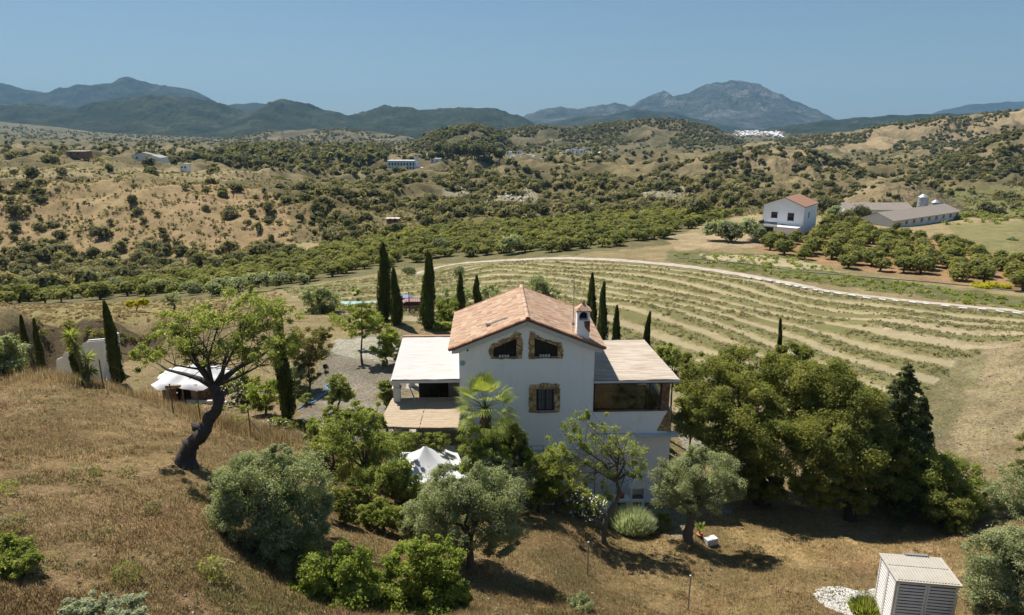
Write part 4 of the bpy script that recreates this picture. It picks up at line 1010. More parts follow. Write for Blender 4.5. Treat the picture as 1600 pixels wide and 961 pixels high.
post('fence_post', (1075, 953), 'grey metal post at the bottom edge left of the white pebbles', 1.8, m='steel')
o = pick(1110, 850, 30, 60); t = empty('planter', (o[0], o[1], o[2]), .4, 'small white planter box beside the olive trunk', 'planter')
MB().box(-.35,-.2,0,.35,.2,.4).build('box', M['white_clean'], t)
potplant((o[0]-.5, o[1]+.5, o[2]), 1.1, 'spiky green plant in a pot behind the olive trunk', 8)
# road edge stones and the canal wall beyond the field
P_ = ROAD; dcum = np.concatenate([[0], np.cumsum(np.linalg.norm(np.diff(P_, axis=0), axis=1))])
TT = np.gradient(P_, axis=0); TT /= np.linalg.norm(TT, axis=1)[:, None]
kst = MB(); pxr, pyr, _ = project(P_[:, 0], P_[:, 1], ZR)
d0 = float(np.interp(1180, pxr, dcum)); d1 = float(np.interp(1640, pxr, dcum)); d = d0; first = None
while d < d1:
    x = float(np.interp(d, dcum, P_[:, 0])); y = float(np.interp(d, dcum, P_[:, 1])); tx = float(np.interp(d, dcum, TT[:, 0])); ty = float(np.interp(d, dcum, TT[:, 1]))
    off = -2.0; X_ = x-ty*off*-1; 
    nx_, ny_ = ty, -tx   # towards the field
    bx_, by_ = x-nx_*-1.9, y-ny_*-1.9
    if first is None:
        first = MB().box(-.5,-.32,-.1,.5,.32,.28).build('kerb_stone', M['whiterock'])
        k_ = first
    else: k_ = first.copy(); COL.objects.link(k_)
    k_.location = (bx_, by_, float(gz(bx_, by_))); k_.rotation_euler = (0, 0, math.atan2(ty, tx)+rng.uniform(-.12, .12)); k_.scale = (rng.uniform(.75, 1.2), 1, rng.uniform(.7, 1.25))
    tag(k_, 'whitewashed kerb stone in the row along the field side of the track', 'kerb stone', 'whitewashed stones along the track')
    d += rng.uniform(1.5, 2.3)
cw = np.array([pick(a, b, 90, 200)[:2] for a, b in ((1060, 404), (1120, 408), (1180, 414), (1250, 425), (1340, 432), (1440, 440), (1530, 449), (1640, 460))])
mb = MB()
for a, b in zip(cw[:-1], cw[1:]):
    for k in range(6):
        p0 = a+(b-a)*k/6; p1 = a+(b-a)*(k+1)/6; z0, z1 = float(gz(*p0)), float(gz(*p1)); mb.tube([(p0[0], p0[1], z0+.05), (p1[0], p1[1], z1+.05)], .16, 4)
tag(mb.build('canal_wall', M['concrete']), 'long low concrete channel wall between the orchard and the field', 'wall')

# ================================================================== far buildings
def gable(name, loc, rz, Wd, L, H, R, mats, label, cat='house', windows=(), over=.3, flat=False, group=None, small=False):
    t = empty(name, loc, rz, label, cat, group)
    mb = MB(); P = [(0, -1.5), (Wd, -1.5), (Wd, H), (Wd/2, H+R), (0, H)] if not flat else [(0, -1.5), (Wd, -1.5), (Wd, H), (0, H)]
    mb.prism(P, 0, L); mb.build('wall', mats[0], t)
    if flat: MB().box(-over,-over,H,Wd+over,L+over,H+.2).build('roof', mats[1], t)
    else:
        rf = MB(); k = R/(Wd/2)
        for sg in (-1, 1):
            xs = [(Wd/2, H+R+.02), (Wd/2+sg*(Wd/2+over), H-k*over+.02), (Wd/2+sg*(Wd/2+over), H-k*over+.18), (Wd/2, H+R+.2)]
            rf.prism(xs if sg > 0 else xs[::-1], -over, L+over)
        rf.build('roof', mats[1], t)
    for wn_ in windows:
        face, a, z, w_, h = wn_[:5]
        if face == 'f': b = MB().box(a, -.06, z, a+w_, -.01, z+h); 
        elif face == 'r': b = MB().box(Wd+.01, a, z, Wd+.06, a+w_, z+h)
        else: b = MB().box(-.06, a, z, -.01, a+w_, z+h)
        b = b.build('window' if h < 2.0 else 'door', M['glass'] if h < 2.0 else M['wood_dark'], t)
        if not small:
            if face == 'f': MB().box(a-.1,-.10,z-.12,a+w_+.1,-.02,z-.005).box(a,-.09,z+h*.45,a+w_,-.065,z+h).build('shutter', M['wood_dark'], b)
            if face == 'r': MB().box(Wd+.02,a-.1,z-.12,Wd+.1,a+w_+.1,z-.005).build('sill', M['white_clean'], b)
    return t
c0 = pick(1253, 366, 150, 220); th = math.radians(-38); Wd = 10.6
ox = c0[0]-math.cos(th)*Wd; oy = c0[1]-math.sin(th)*Wd; zb = min(c0[2], float(gz(ox, oy)))
wh = gable('farmhouse', (ox, oy, c0[2]-.1), th, Wd, 12.5, 7.2, 2.1, (M['white'], M['farred']), 'white two storey farmhouse with terrace above the orchard', windows=(('f',2.2,3.9,1.6,1.5),('f',6.5,3.5,1.6,1.9),('r',4.2,4.0,.7,1.5),('f',5.0,.4,1.1,1.9)), over=.25)
MB().box(.4,-4.6,1.9,Wd-.1,-.07,2.15).build('terrace', M['white_clean'], wh)
MB().box(.4,-4.5,-1.5,.6,-.07,1.9).box(4.5,-4.5,-1.5,Wd-.3,-4.3,1.9).box(Wd-.5,-4.3,-1.5,Wd-.3,-.07,1.9).build('terrace_wall', M['white'], wh)
MB().box(.6,-4.35,-1,4.5,-4.25,1.9).build('garage_door', M['iron'], wh)
rl = MB()
for i in range(26): rl.box(.45+i*.19,-4.55,2.15,.57+i*.19,-4.5,3.2)
rl.box(.4,-4.56,3.2,5.4,-4.48,3.3)
for i in range(22): rl.box(.42,-4.4+i*.19,2.15,.47,-4.3+i*.19,3.2)
rl.build('railing', M['iron'], wh)
def longshed(name, pa, sa, pb, sb, depth, H, R, label, nwin):
    a = np.array(gp(pa, sa)); b = np.array(gp(pb, sb)); d = b-a; L = math.hypot(d[0], d[1]); rz = math.atan2(d[1], d[0]); z = min(a[2], b[2])
    t = empty(name, (a[0], a[1], z), rz, label, 'farm shed')
    MB().box(0,0,-1.5,L,depth,H).prism([(0,0)]*0 or [(0,H),(L,H),(L,H+.01),(0,H+.01)],0,depth).build('wall', M['farmwall'], t)
    gb = MB()
    for x0, x1 in ((0, .2), (L-.2, L)):
        n = len(gb.v); gb.v += [(x0,0,H),(x0,depth,H),(x0,depth/2,H+R),(x1,0,H),(x1,depth,H),(x1,depth/2,H+R)]; gb.r += [0]*6
        gb.f += [(n,n+2,n+1),(n+3,n+4,n+5),(n,n+3,n+5,n+2),(n+1,n+2,n+5,n+4)]
    gb.build('gable_wall', M['farmwall'], t)
    rf = MB(); k = R/(depth/2); nseg = int(L/1.1)
    for i in range(nseg):
        x0 = -.4+i*(L+.8)/nseg; x1 = x0+(L+.8)/nseg-.03; r_ = rng.random()
        for y0, z0, y1, z1 in ((-.5, H-.5*k, depth/2, H+R), (depth+.5, H-.5*k, depth/2, H+R)):
            up = .08+.02*(i % 2); rf.poly([(x0,y0,z0+up),(x1,y0,z0+up),(x1,y1,z1+up),(x0,y1,z1+up)], r_); rf.poly([(x0,y0,z0-.02),(x1,y0,z0-.02),(x1,y0,z0+up),(x0,y0,z0+up)], r_)
    rf.build('roof', M['farmroof'], t)
    for i in range(nwin):
        x = L*(i+.6)/nwin; w_ = MB().box(x,-.07,1.0,x+1.3,-.01,2.1).build('window', M['glass'], t); MB().box(x-.08,-.12,.9,x+1.38,-.02,1.0).build('sill', M['farmwall'], w_)
longshed('farm_shed', 1394, 203, 1497, 226, 9.5, 2.7, 1.9, 'long white farm shed with grey roof and a row of windows', 9)
longshed('farm_shed', 1322, 236, 1425, 236, 9, 2.8, 1.8, 'long grey roofed farm shed behind, left of the tall silo', 5)
def silo(px, s_, r, h, label):
    p = gp(px, s_); t = empty('silo', p, 0, label, 'silo')
    MB().lathe([(r, .3)]+[(r+(.05 if k % 2 else 0), .3+k*(h-.3)/12) for k in range(1, 13)], 20).build('tank', M['silo'], t)
    MB().lathe([(r+.1, h), (r*.35, h+r*.55), (.25, h+r*.62), (.2, h+r*.75)], 20).build('conical_cap', M['silo'], t)
    for k in range(4): a = k*math.pi/2+.5; MB().tube([(r*.9*math.cos(a), r*.9*math.sin(a), -.5), (r*.9*math.cos(a), r*.9*math.sin(a), .4)], .12, 5).build('leg', M['silo'], t)
silo(1438, 232, 1.6, 7.2, 'tall round grey silo behind the farm sheds'); silo(1459, 240, 1.4, 4.6, 'short round silo with pale cap right of the tall silo')
# blue and white mansion on the shelf
p = gp(606, 600); g0 = p[2]; man = empty('mansion', (p[0], p[1], g0+4), -.05, 'long blue and white mansion on the far shelf', 'mansion')
M['bluewhite'] = m_plain('pale_blue_paint', (.52, .66, .80), .8, .06, .3)
MB().box(0,0,-9,25,12,8.2).build('wall', M['bluewhite'], man); MB().box(-.3,-.3,8.2,25.3,12.3,8.8).build('cornice', M['white_clean'], man)
for i in range(9):
    x = 1.2+i*2.65; w_ = MB().box(x,-.12,1.0,x+1.1,-.02,3.3).box(x,-.12,4.6,x+1.1,-.02,7.0).build('window', M['glass'], man); MB().box(x+1.5,-.5,-1,x+1.9,-.02,8.2).build('column', M['white_clean'], man)
MB().box(25.3,2,-9,36,10,2.6).box(23.4,3,8.8,26.4,6,12.5).build('wing', M['white_clean'], man)
MB().prism([(23.2,12.5),(26.6,12.5),(24.9,14.2)],2.8,6.2).build('tower_roof', M['farred'], man)
# walled village cemetery right of the grove
rc = random.Random(3)
for i in range(22):
    px = 792+i*7.6+rc.uniform(-2, 2); s_ = 760+rc.uniform(-25, 60)+i*5; q_ = gp(px, s_)
    gable('chapel_niche' if False else 'whitewashed_building', (q_[0], q_[1], q_[2]+.8), rc.uniform(-.3, .3), rc.uniform(4, 8), rc.uniform(3, 6), rc.uniform(2.2, 4.2), 1.2, (M['white'], M['white_clean'] if rc.random() < .7 else M['farred']), 'small whitewashed building in the walled cluster right of the tall grove', 'building', group='small white buildings beside the grove', flat=rc.random() < .45, small=True, windows=(('f', 1.2, 0, 1.2, 2.0),))
def flatb(px, s_, Wd, L, H, label, mats=('white', 'farmroof'), rz=0, flat=False, R=1.2):
    q_ = gp(px, s_); return gable('cottage', q_, rz, Wd, L, H, R, (M[mats[0]], M[mats[1]]), label, 'cottage', flat=flat, windows=(('f', Wd*.2, .8, 1.1, 1.2), ('f', Wd*.6, .8, 1.1, 1.2)), small=True)
flatb(104, 440, 12, 8, 2.8, 'low flat roofed farm building at far left', ('brick_red', 'awning'), flat=True)
flatb(206, 470, 14, 9, 3.0, 'grey roofed low building behind the brown hill', ('farmwall', 'farmroof'), .2, R=1.8)
flatb(226, 455, 11, 9, 2.6, 'pale roofed building right beside the grey roofed one', ('white', 'concrete'), -.1, R=1.6)
flatb(281, 440, 5, 5, 3.2, 'small ruined white hut right of the pale roofed buildings', ('white', 'farmroof'), R=.6)
flatb(604, 262, 4.6, 3.2, 1.7, 'small brick hut with pale flat roof in the scrub', ('brick_red', 'awning'), flat=True)
flatb(250, 900, 16, 9, 4, 'far white farmhouse on the pale clearing', ('white', 'farred')); flatb(312, 860, 22, 10, 4, 'far tan farmhouse with red roof', ('farmwall', 'farred')); flatb(560, 820, 16, 9, 4, 'brown roofed farmhouse above the wood', ('brick_red', 'farred'))
flatb(520, 800, 12, 9, 4, 'small far house left of the brown roofed farmhouse', ('farmwall', 'farmroof')); flatb(672, 640, 10, 7, 3.4, 'low annexe right beside the blue and white mansion', ('white', 'white_clean'), flat=True)
# distant town at the foot of the rocky mountain
for i in range(190):
    px = 1148+abs(rc.gauss(0, 1))*0+rc.random()**.8*76; s_ = 2020+rc.random()*480
    q_ = gp(px, s_); Wd = rc.uniform(5, 9.5); H = rc.uniform(3, 5)
    mm_ = MB().box(-Wd/2,-5,-10,Wd/2,5,H)
    mm_.poly([(-Wd/2-.4,-5.4,H+.1),(Wd/2+.4,-5.4,H+.1),(Wd/2+.4,0,H+2.4),(-Wd/2-.4,0,H+2.4)]); mm_.poly([(Wd/2+.4,5.4,H+.1),(-Wd/2-.4,5.4,H+.1),(-Wd/2-.4,0,H+2.4),(Wd/2+.4,0,H+2.4)])
    o = mm_.build('town_house', [M['farmwall'], M['farred'] if rc.random() < .3 else M['farmwall']]); 
    for f_ in list(o.data.polygons)[-2:]: f_.material_index = 1
    o.location = (q_[0], q_[1], q_[2]+1); o.rotation_euler = (0, 0, rc.uniform(-.6, .6))
    tag(o, 'tiny white house in the distant town below the rocky mountain', 'house', 'houses of the distant town')
# pylons
def pylon(px, s_, h, label, base=None):
    p = gp(px, s_); z = base if base is not None else p[2]; t = MB(); w0, w1 = h*.10, h*.02
    L = []
    for sx in (-1, 1):
        for sy in (-1, 1): t.tube([(sx*w0, sy*w0, 0), (sx*w1, sy*w1, h)], h*.006, 4)
    for k in range(6):
        a, b = k/6, (k+1)/6; wa, wb = w0+(w1-w0)*a, w0+(w1-w0)*b; t.tube([(-wa, -wa, h*a), (wb, -wb, h*b)], h*.004, 4).tube([(wa, -wa, h*a), (-wb, -wb, h*b)], h*.004, 4)
    for z_ in (.72, .84, .95): t.tube([(-h*.13, 0, h*z_), (h*.13, 0, h*z_)], h*.006, 4)
    tag(t.build('pylon', M['steel'], None, (p[0], p[1], z)), label, 'pylon')
pylon(37, 1500, 34, 'steel pylon at far left below the forested mountain'); pylon(243, 1700, 34, 'steel pylon below the left forested mountain, second from left'); pylon(443, 1800, 36, 'steel pylon standing below the pointed wooded peak')
# pool and cars behind the garden
p = pick(566, 476, 60, 130); pool = empty('swimming_pool', (p[0], p[1], p[2]+.05), 0, 'small turquoise pool behind the garden trees', 'pool')
MB().box(-3.2,-1.6,-.5,3.2,1.6,.0).build('coping', M['concrete'], pool); MB().box(-2.9,-1.3,.0,2.9,1.3,.02).build('water', M['teal'], pool)
def car(px, s_, rz, mat, label):
    p = gp(px, s_); t = empty('car', (p[0], p[1], p[2]), rz, label, 'car')
    prof = [(-2.1,.35),(2.1,.35),(2.12,.7),(1.95,.85),(1.2,.92),(.65,1.38),(-.95,1.42),(-1.75,.98),(-2.1,.9)]
    b = MB().prism(prof, -.85, .85).build('body', M[mat], t)
    MB().prism([(.62,1.3),(-.9,1.34),(-1.5,.98),(1.1,.95)], -.87, .87).build('window', M['glass'], t)
    for sx in (-1.3, 1.3):
        for sy in (-1, 1):
            wv_ = MB(); n=16
            wv_.prism([(sx+.32*math.cos(2*math.pi*k/n), .32+.32*math.sin(2*math.pi*k/n)) for k in range(n)], sy*.88-.1, sy*.88+.1).build('wheel', M['rubber'], t)
    return t
car(649, 76, .1, 'carred', 'faded red car parked behind the villa between the cypresses'); car(632, 80, .1, 'carblue', 'pale blue car parked behind the red one')
gf = empty('iron_gate', gp(640, 72), .05, 'dark iron railing gate in front of the parked cars', 'gate')
rl = MB()
for i in range(20): rl.tube([(-1.9+i*.2, 0, 0), (-1.9+i*.2, 0, 1.7)], .015, 5)
rl.tube([(-2, 0, 1.6), (2, 0, 1.6)], .025, 5).tube([(-2, 0, .2), (2, 0, .2)], .025, 5); rl.build('railing', M['iron'], gf)
for x in (-2.1, 0, 2.1): MB().box(x-.04,-.04,-.2,x+.04,.04,2.3).build('post', M['iron'], gf)
# hose on the drive
hp = [pick(a, b, 40, 70) for a, b in ((465, 640), (478, 632), (492, 628), (500, 620), (515, 612), (508, 604), (520, 598))]
tag(MB().tube([(p[0], p[1], p[2]+.03) for p in hp], .05, 6).build('garden_hose', M['hose']), 'blue hose lying across the gravel drive', 'hose')
# ================================================================== vegetation
def quads(c, nrm, L, Wd, rs, twist=True):
    """rhombus leaves: centres, facing normals, length, width -> verts, faces"""
    n = len(c); a = rs.normal(size=(n, 3)); t = np.cross(nrm, a); t /= np.linalg.norm(t, axis=1)[:, None]+1e-9
    b = np.cross(nrm, t); L = np.broadcast_to(L, n)[:, None]*.5; Wd = np.broadcast_to(Wd, n)[:, None]*.5
    V = np.stack([c-t*L, c+b*Wd+nrm*L*.15, c+t*L, c-b*Wd+nrm*L*.15], 1).reshape(-1, 3)
    return V, np.arange(n*4).reshape(n, 4)
def unit(v): return v/(np.linalg.norm(v, axis=1)[:, None]+1e-9)
def sph(n, rs): return unit(rs.normal(size=(n, 3)))
def leafmesh(name, c, nrm, L, Wd, mat, rs, rnd=None):
    V, Fc = quads(c, nrm, L, Wd, rs); n = len(c); r = rs.rand(n) if rnd is None else rnd
    return np_mesh(name, V, Fc, mat, rnd=np.repeat(r, 4))
def clump_leaves(cents, rads, per, rs, flat=.75, shell=.5, up=.45):
    """leaves gathered in clumps"""
    C = []; Nn = []; R = []
    for c, r in zip(cents, rads):
        n = max(6, int(per*rs.uniform(.7, 1.3))); d = sph(n, rs); rad = r*(shell+(1-shell)*rs.rand(n)**.6)*(1+.25*rs.normal(size=n))
        p = c+d*rad[:, None]*np.array((1, 1, flat)); C.append(p); m = unit(d*.8+rs.normal(size=(n, 3))*.65+np.array((0, 0, up))); Nn.append(m)
        R.append(np.clip(rs.rand()*.5+rs.rand(n)*.5, 0, 1))
    return np.concatenate(C), np.concatenate(Nn), np.concatenate(R)

def tree(name, label, base, lobes, nclump, per, leaf, mat, cat='tree', bark='bark', trunk=None, tr=.16, cr=.34, seed=1, flat=.75, group=None, shell=.45, limbs=True, aspect=.5, bare=0, depth=1.0, stems=1, fill=.35, cover=None, ltr=None, dens=1.0):
    """base (px,py) seen on the ground or (px,None,s); lobes [(px,py,rx,ry,ds)] in view pixels at the base depth; crown built in metres"""
    rs = np.random.RandomState(seed); nclump = int(nclump*2.3*dens); per = int(per*.95); cr = cr*.80
    if ltr is None: ltr = tr
    if len(base) == 3: x, y, z = gp(base[0], base[2]); s = base[2]
    else: x, y, z, s = pick(base[0], base[1], 14, 400)
    O = np.array((x, y, z)); cents = []; rads = []; vol = [l[2]*l[3] for l in lobes]; tot = sum(vol)
    for l, vv in zip(lobes, vol):
        ds = l[4] if len(l) > 4 else 0; c = np.array(at(l[0], l[1], s+ds))-O; rx, rz = l[2]*(s+ds)/F, l[3]*(s+ds)/F; ry = (rx*.75+rz*.25)*depth
        k = max(2, int(round(nclump*vv/tot))); d = sph(k, rs); rr = fill+(1-fill)*rs.rand(k)**.45
        q = c+d*rr[:, None]*np.array((rx, ry, rz))*(1-.35*cr); cents.append(q); rads.append(np.full(k, min(rx, rz)*cr)*rs.uniform(.55, 1.4, k))
    cents = np.concatenate(cents); rads = np.concatenate(rads)
    low = cents[:, 2] < .12; cents[low, 2] = .12+rs.rand(low.sum())*.3
    root = empty(name, (x, y, z), 0, label, cat, group)
    C, Nn, R = clump_leaves(cents, rads, per, rs, flat, shell)
    C[:, 2] = np.maximum(C[:, 2], .03); L = leaf*rs.uniform(.6, 1.35, len(C))
    link('crown', leafmesh('crown', C, Nn, L, L*aspect, M[mat], rs, R), root)
    if limbs:
        mb = MB(); cc = cents.mean(0)
        if trunk:
            T = [np.array(at(a[0], a[1], s+(a[2] if len(a) > 2 else 0)))-O for a in trunk]; T = [np.array((0, 0, -.25))]+T
        else:
            top = np.array((cc[0]*.5, cc[1]*.5, max(.4, cents[:, 2].min()*.5+cc[2]*.5))); T = [np.array((0, 0, -.25)), top*.35+rs.normal(size=3)*.05, top*.7+rs.normal(size=3)*.08, top]
        T0 = T; T = []
        for a_, b_ in zip(T0[:-1], T0[1:]):
            for q_ in range(4): T.append(a_+(b_-a_)*q_/4+(rs.normal(size=3)*tr*.12 if q_ else 0))
        T.append(T0[-1]); K = len(T); rad = [tr*(1.3-.6*i/(K-1)+(.5*math.exp(-i*1.1)))*rs.uniform(.84, 1.18) for i in range(K)]
        nb_ = len(mb.v); mb.tube([tuple(p) for p in T], rad, 12)
        for q_ in range(nb_, len(mb.v)): v_ = mb.v[q_]; d_ = tr*.32*float(fbm(v_[0]*3/max(tr, .1)*.3+q_ % 12, v_[2]*1.3, 2)); mb.v[q_] = (v_[0]+d_, v_[1]-d_, v_[2])
        end = T[-1]; order = rs.permutation(len(cents))[:min(len(cents), 46)]; mains = []
        nm = max(3, min(7, len(order)//6+2))
        for i in order[:nm]:
            e = cents[i]; m1 = end+(e-end)*.35+rs.normal(size=3)*.12*np.linalg.norm(e-end)*.5+np.array((0, 0, .1)); m2 = end+(e-end)*.7+rs.normal(size=3)*.08*np.linalg.norm(e-end)
            mb.tube([tuple(end-np.array((0,0,.08))), tuple(m1), tuple(m2), tuple(e)], [ltr*.62, ltr*.42, ltr*.25, ltr*.08], 7); mains += [(m1, ltr*.36), (m2, ltr*.2)]
        for i in order[nm:]:
            e = cents[i]; j = min(range(len(mains)), key=lambda k: np.linalg.norm(mains[k][0]-e)); b, r0 = mains[j]
            m1 = b+(e-b)*.5+rs.normal(size=3)*.12*np.linalg.norm(e-b); mb.tube([tuple(b), tuple(m1), tuple(e)], [r0*.7, r0*.42, r0*.12], 5)
        if bare:
            for i in range(bare):
                e = cents[rs.randint(len(cents))]+rs.normal(size=3)*.5; j = rs.randint(len(mains)); b, r0 = mains[j]; mb.tube([tuple(b), tuple(b+(e-b)*.5+rs.normal(size=3)*.25), tuple(e)], [r0*.5, r0*.3, .006], 4)
        mb.build('trunk', M[bark], root, smooth=True)
    return root

def cypress(label, base, top, wpx, seed, name='cypress', group='cypresses round the villa', mat='cypress', lean=0, n=None):
    rs = np.random.RandomState(seed)
    if len(base) == 3: x, y, z = gp(base[0], base[2]); s = base[2]
    else: x, y, z, s = pick(base[0], base[1], 20, 300)
    tp_ = np.array(at(top[0], top[1], s)); H = tp_[2]-z; R = wpx*s/F*.40; root = empty(name, (x, y, z), 0, label, 'tree', group)
    dx = tp_[0]-x; n = n or int(2600+900*H)
    t = rs.rand(n)**.85; prof = np.minimum(1, (t/.06)**.5)*np.clip(1-t**2.1, 0, 1)**.62*.95+.04
    sec = rs.rand(n) < .26; ph_ = rs.rand()*6.28; hs_ = rs.uniform(.72, .93)
    a = rs.rand(n)*2*np.pi; bump = 1+.18*np.sin(a-ph_+t*2)+.13*np.sin(a*3+t*9+seed)+.26*fbm(a*1.6+seed, t*H*1.1, 3)*2
    rr = R*prof*bump*(.70+.34*rs.rand(n)); bend = .04*H*fbm(t*2+seed, t*0, 2)
    c = np.stack([rr*np.cos(a)+dx*t+bend, rr*np.sin(a), .15+t*(H-.15)], 1)
    c[sec, 2] *= hs_; c[sec, 0] += math.cos(ph_)*R*.42*np.sin(np.pi*np.minimum(1, t[sec]*.9+.1)); c[sec, 1] += math.sin(ph_)*R*.42*t[sec]
    nr_ = unit(np.stack([np.cos(a), np.sin(a), np.full(n, .35)], 1)+rs.normal(size=(n, 3))*.35)
    # upright sprays: long axis follows the stem
    up = unit(np.stack([np.cos(a)*.25, np.sin(a)*.25, np.ones(n)], 1)+rs.normal(size=(n, 3))*.18); sd_ = unit(np.cross(up, nr_)); L = .26*rs.uniform(.6, 1.4, n)[:, None]*min(1.3, max(.8, R)); Wd = L*.42
    V = np.stack([c-up*L*.5, c+sd_*Wd*.5, c+up*L*.5, c-sd_*Wd*.5], 1).reshape(-1, 3)
    link('crown', np_mesh('crown', V, np.arange(n*4).reshape(n, 4), M[mat], rnd=np.repeat(rs.rand(n)*.6+.4*(bump-.7), 4)), root)
    K = 10; core = MB().tube([(dx*k/K, 0, .1+H*.93*k/K) for k in range(K+1)], [max(.02, R*.66*((1-(k/K)**2.1)**.62)) for k in range(K+1)], 8); core.build('shaded_foliage_core', M['core'], root)
    MB().tube([(0, 0, -.3), (dx*.2, 0, H*.2)], [.13, .09], 7).build('trunk', M['bark'], root)
    return root

# ---- the cypresses
cyp = [((600,None,69),(603,373),27,'tallest dark cypress left of the villa behind the garden'),((619,None,67),(619,414),20,'slimmer cypress touching the tallest one on its right'),
 ((669,None,66),(673,389),29,'broad tall cypress standing alone by the left roof corner'),((720,None,72),(720,422),15,'small cypress behind the villa, left one of the near pair'),((746,None,72),(746,427),15,'small cypress behind the villa, right one of the near pair'),
 ((919,None,57),(921,417),22,'tallest cypress beside the chimney'),((934,None,56),(937,430),21,'cypress second from the chimney'),((956,None,55),(957,467),20,'short cypress between the chimney pair and the lone one'),((1004,None,56),(1008,478),17,'lone short cypress above the right porch roof'),
 ((1190,None,50),(1197,482),13,'slim leaning cypress rising behind the big oak'),((448,655),(448,465),29,'tall dark cypress standing in the left garden beside the gravel'),
 ((54,None,54),(55,484),15,'left dark cypress at the far left behind the slope'),((72,None,54),(74,490),14,'cypress right beside the leftmost one'),((185,None,55),(184,462),24,'cypress between the stepped wall and the white sheet shelter'),
 ((127,None,49),(124,512),20,'short cypress in front of the white stepped wall')]
for i, (b, t, w_, l) in enumerate(cyp): cypress(l, b, t, w_, 20+i)

# ---- near trees and shrubs
# big gnarled almond at the left
g = tree('almond_tree', 'old almond with twisted dark trunk and spreading crown on the dry slope', (290, 727), [(300,500,55,40,1),(370,490,70,44,0),(430,500,52,40,.6),(265,540,48,38,-.5),(340,540,75,36,.4),(412,548,58,32,-.4),(230,560,30,26,0),(400,465,40,22,1.2),(452,545,26,30,.6)],
     130, 135, .105, 'almond', bark='bark_dark', trunk=[(289,712),(296,695),(310,684),(322,672),(326,655),(338,642),(342,628),(336,613),(333,602)], tr=.25, ltr=.12, cr=.36, seed=3, depth=.9, bare=60, shell=.12, fill=.1, dens=.62)
O = np.array(g.location); 
mb = MB()
for P_, r_ in (([(333,604),(352,590),(372,574),(402,560),(430,540)], .17),([(333,604),(312,592),(290,585),(262,578),(238,562)], .14),([(333,604),(326,580),(322,545),(300,510)], .11),([(345,596),(352,560),(372,520),(385,490)], .1)):
    pts_ = [tuple(np.array(at(a, b, 28.4+.3*k))-O) for k, (a, b) in enumerate(P_)]; mb.tube(pts_, [r_*(1-.8*k/(len(pts_)-1)) for k in range(len(pts_))], 8)
mb.tube([tuple(np.array(at(a, b, 28.3))-O) for a, b in ((297,712),(288,716),(276,712))], [.16,.1,.02], 7).tube([tuple(np.array(at(a, b, 28.3))-O) for a, b in ((320,672),(305,668),(300,660))], [.22,.18,.06], 7).tube([tuple(np.array(at(a, b, 28.2))-O) for a, b in ((300,700),(296,722),(292,735))], [.2,.24,.2], 7)
mb.build('limbs', M['bark_dark'], g, smooth=True)
T = tree
T('olive_tree','round grey green olive in the middle of the dry slope',(440,880),[(395,750,58,50),(465,755,52,52),(385,805,60,48),(455,820,62,52),(430,860,58,34),(365,780,36,40),(498,800,26,40),(430,715,34,22)],150,260,.09,'olive',tr=.16,cr=.36,seed=11,aspect=.42)
T('olive_tree','broad olive in front of the villa, centre of the slope',(735,888),[(700,770,55,42),(770,775,52,44),(670,810,38,38),(735,815,70,42),(795,815,36,36),(720,740,50,26),(700,850,40,22),(780,848,36,22)],140,260,.095,'olive',trunk=[(735,878),(733,855),(735,840)],tr=.15,cr=.36,seed=12,aspect=.42)
T('olive_tree','olive with a bare leaning trunk right of the lavender',(1075,845),[(1060,745,45,34),(1110,735,46,36),(1090,770,60,26),(1040,770,26,26),(1145,755,28,30),(1095,715,34,20),(1085,790,30,16)],105,210,.10,'olive',trunk=[(1074,838),(1078,815),(1084,792)],tr=.24,cr=.34,seed=13,aspect=.42)
T('almond_tree','thin almond with crooked double trunk in front of the villa',(946,850),[(905,665,34,26,0),(885,700,42,28,.5),(945,690,44,30,0),(985,700,34,28,.3),(925,735,50,28,0),(870,730,38,28,.5),(995,730,26,24,0),(930,650,22,14,.2),(960,765,24,16)],62,78,.115,'almond',trunk=[(943,835),(948,808),(962,785),(968,768),(962,750)],tr=.12,cr=.32,seed=14,bare=80,shell=.2,fill=.1,dens=1.15)
T('almond_tree','leafy almond left of the white tent',(575,None,34.5),[(545,675,44,36),(590,690,44,36),(560,640,42,22),(520,690,28,30),(610,730,40,32),(560,735,44,34),(530,650,24,16)],85,120,.12,'almond',tr=.11,cr=.34,seed=15,bare=20,shell=.2)
T('shrub','bright green leafy shrub at the bottom edge left of centre',(520,None,23),[(500,885,44,32),(545,880,40,32),(485,930,40,34),(560,930,50,40),(520,965,56,34),(530,905,44,34)],95,170,.11,'lime','shrub',tr=.07,cr=.36,seed=16,shell=.25)
T('shrub','bright green leafy shrub at the bottom edge in front of the broad olive',(660,None,23.5),[(635,880,40,32),(690,875,36,36),(615,930,48,42),(680,930,52,44),(650,965,66,30),(670,850,26,16),(715,935,26,32)],110,170,.11,'lime','shrub',tr=.07,cr=.36,seed=17,shell=.25)
T('shrub','dark bush cut by the left edge at the bottom',(5,None,18.5),[(0,880,34,40),(24,925,40,40),(-15,950,50,50),(45,955,34,26),(0,840,20,16)],60,170,.1,'garden','shrub',tr=.06,cr=.38,seed=18)
T('olive_tree','olive bush at the left edge above the dry slope',(12,None,41),[(0,540,26,24),(28,555,24,28),(5,575,30,24),(-25,560,30,30)],46,110,.16,'olive',tr=.1,cr=.38,seed=19)
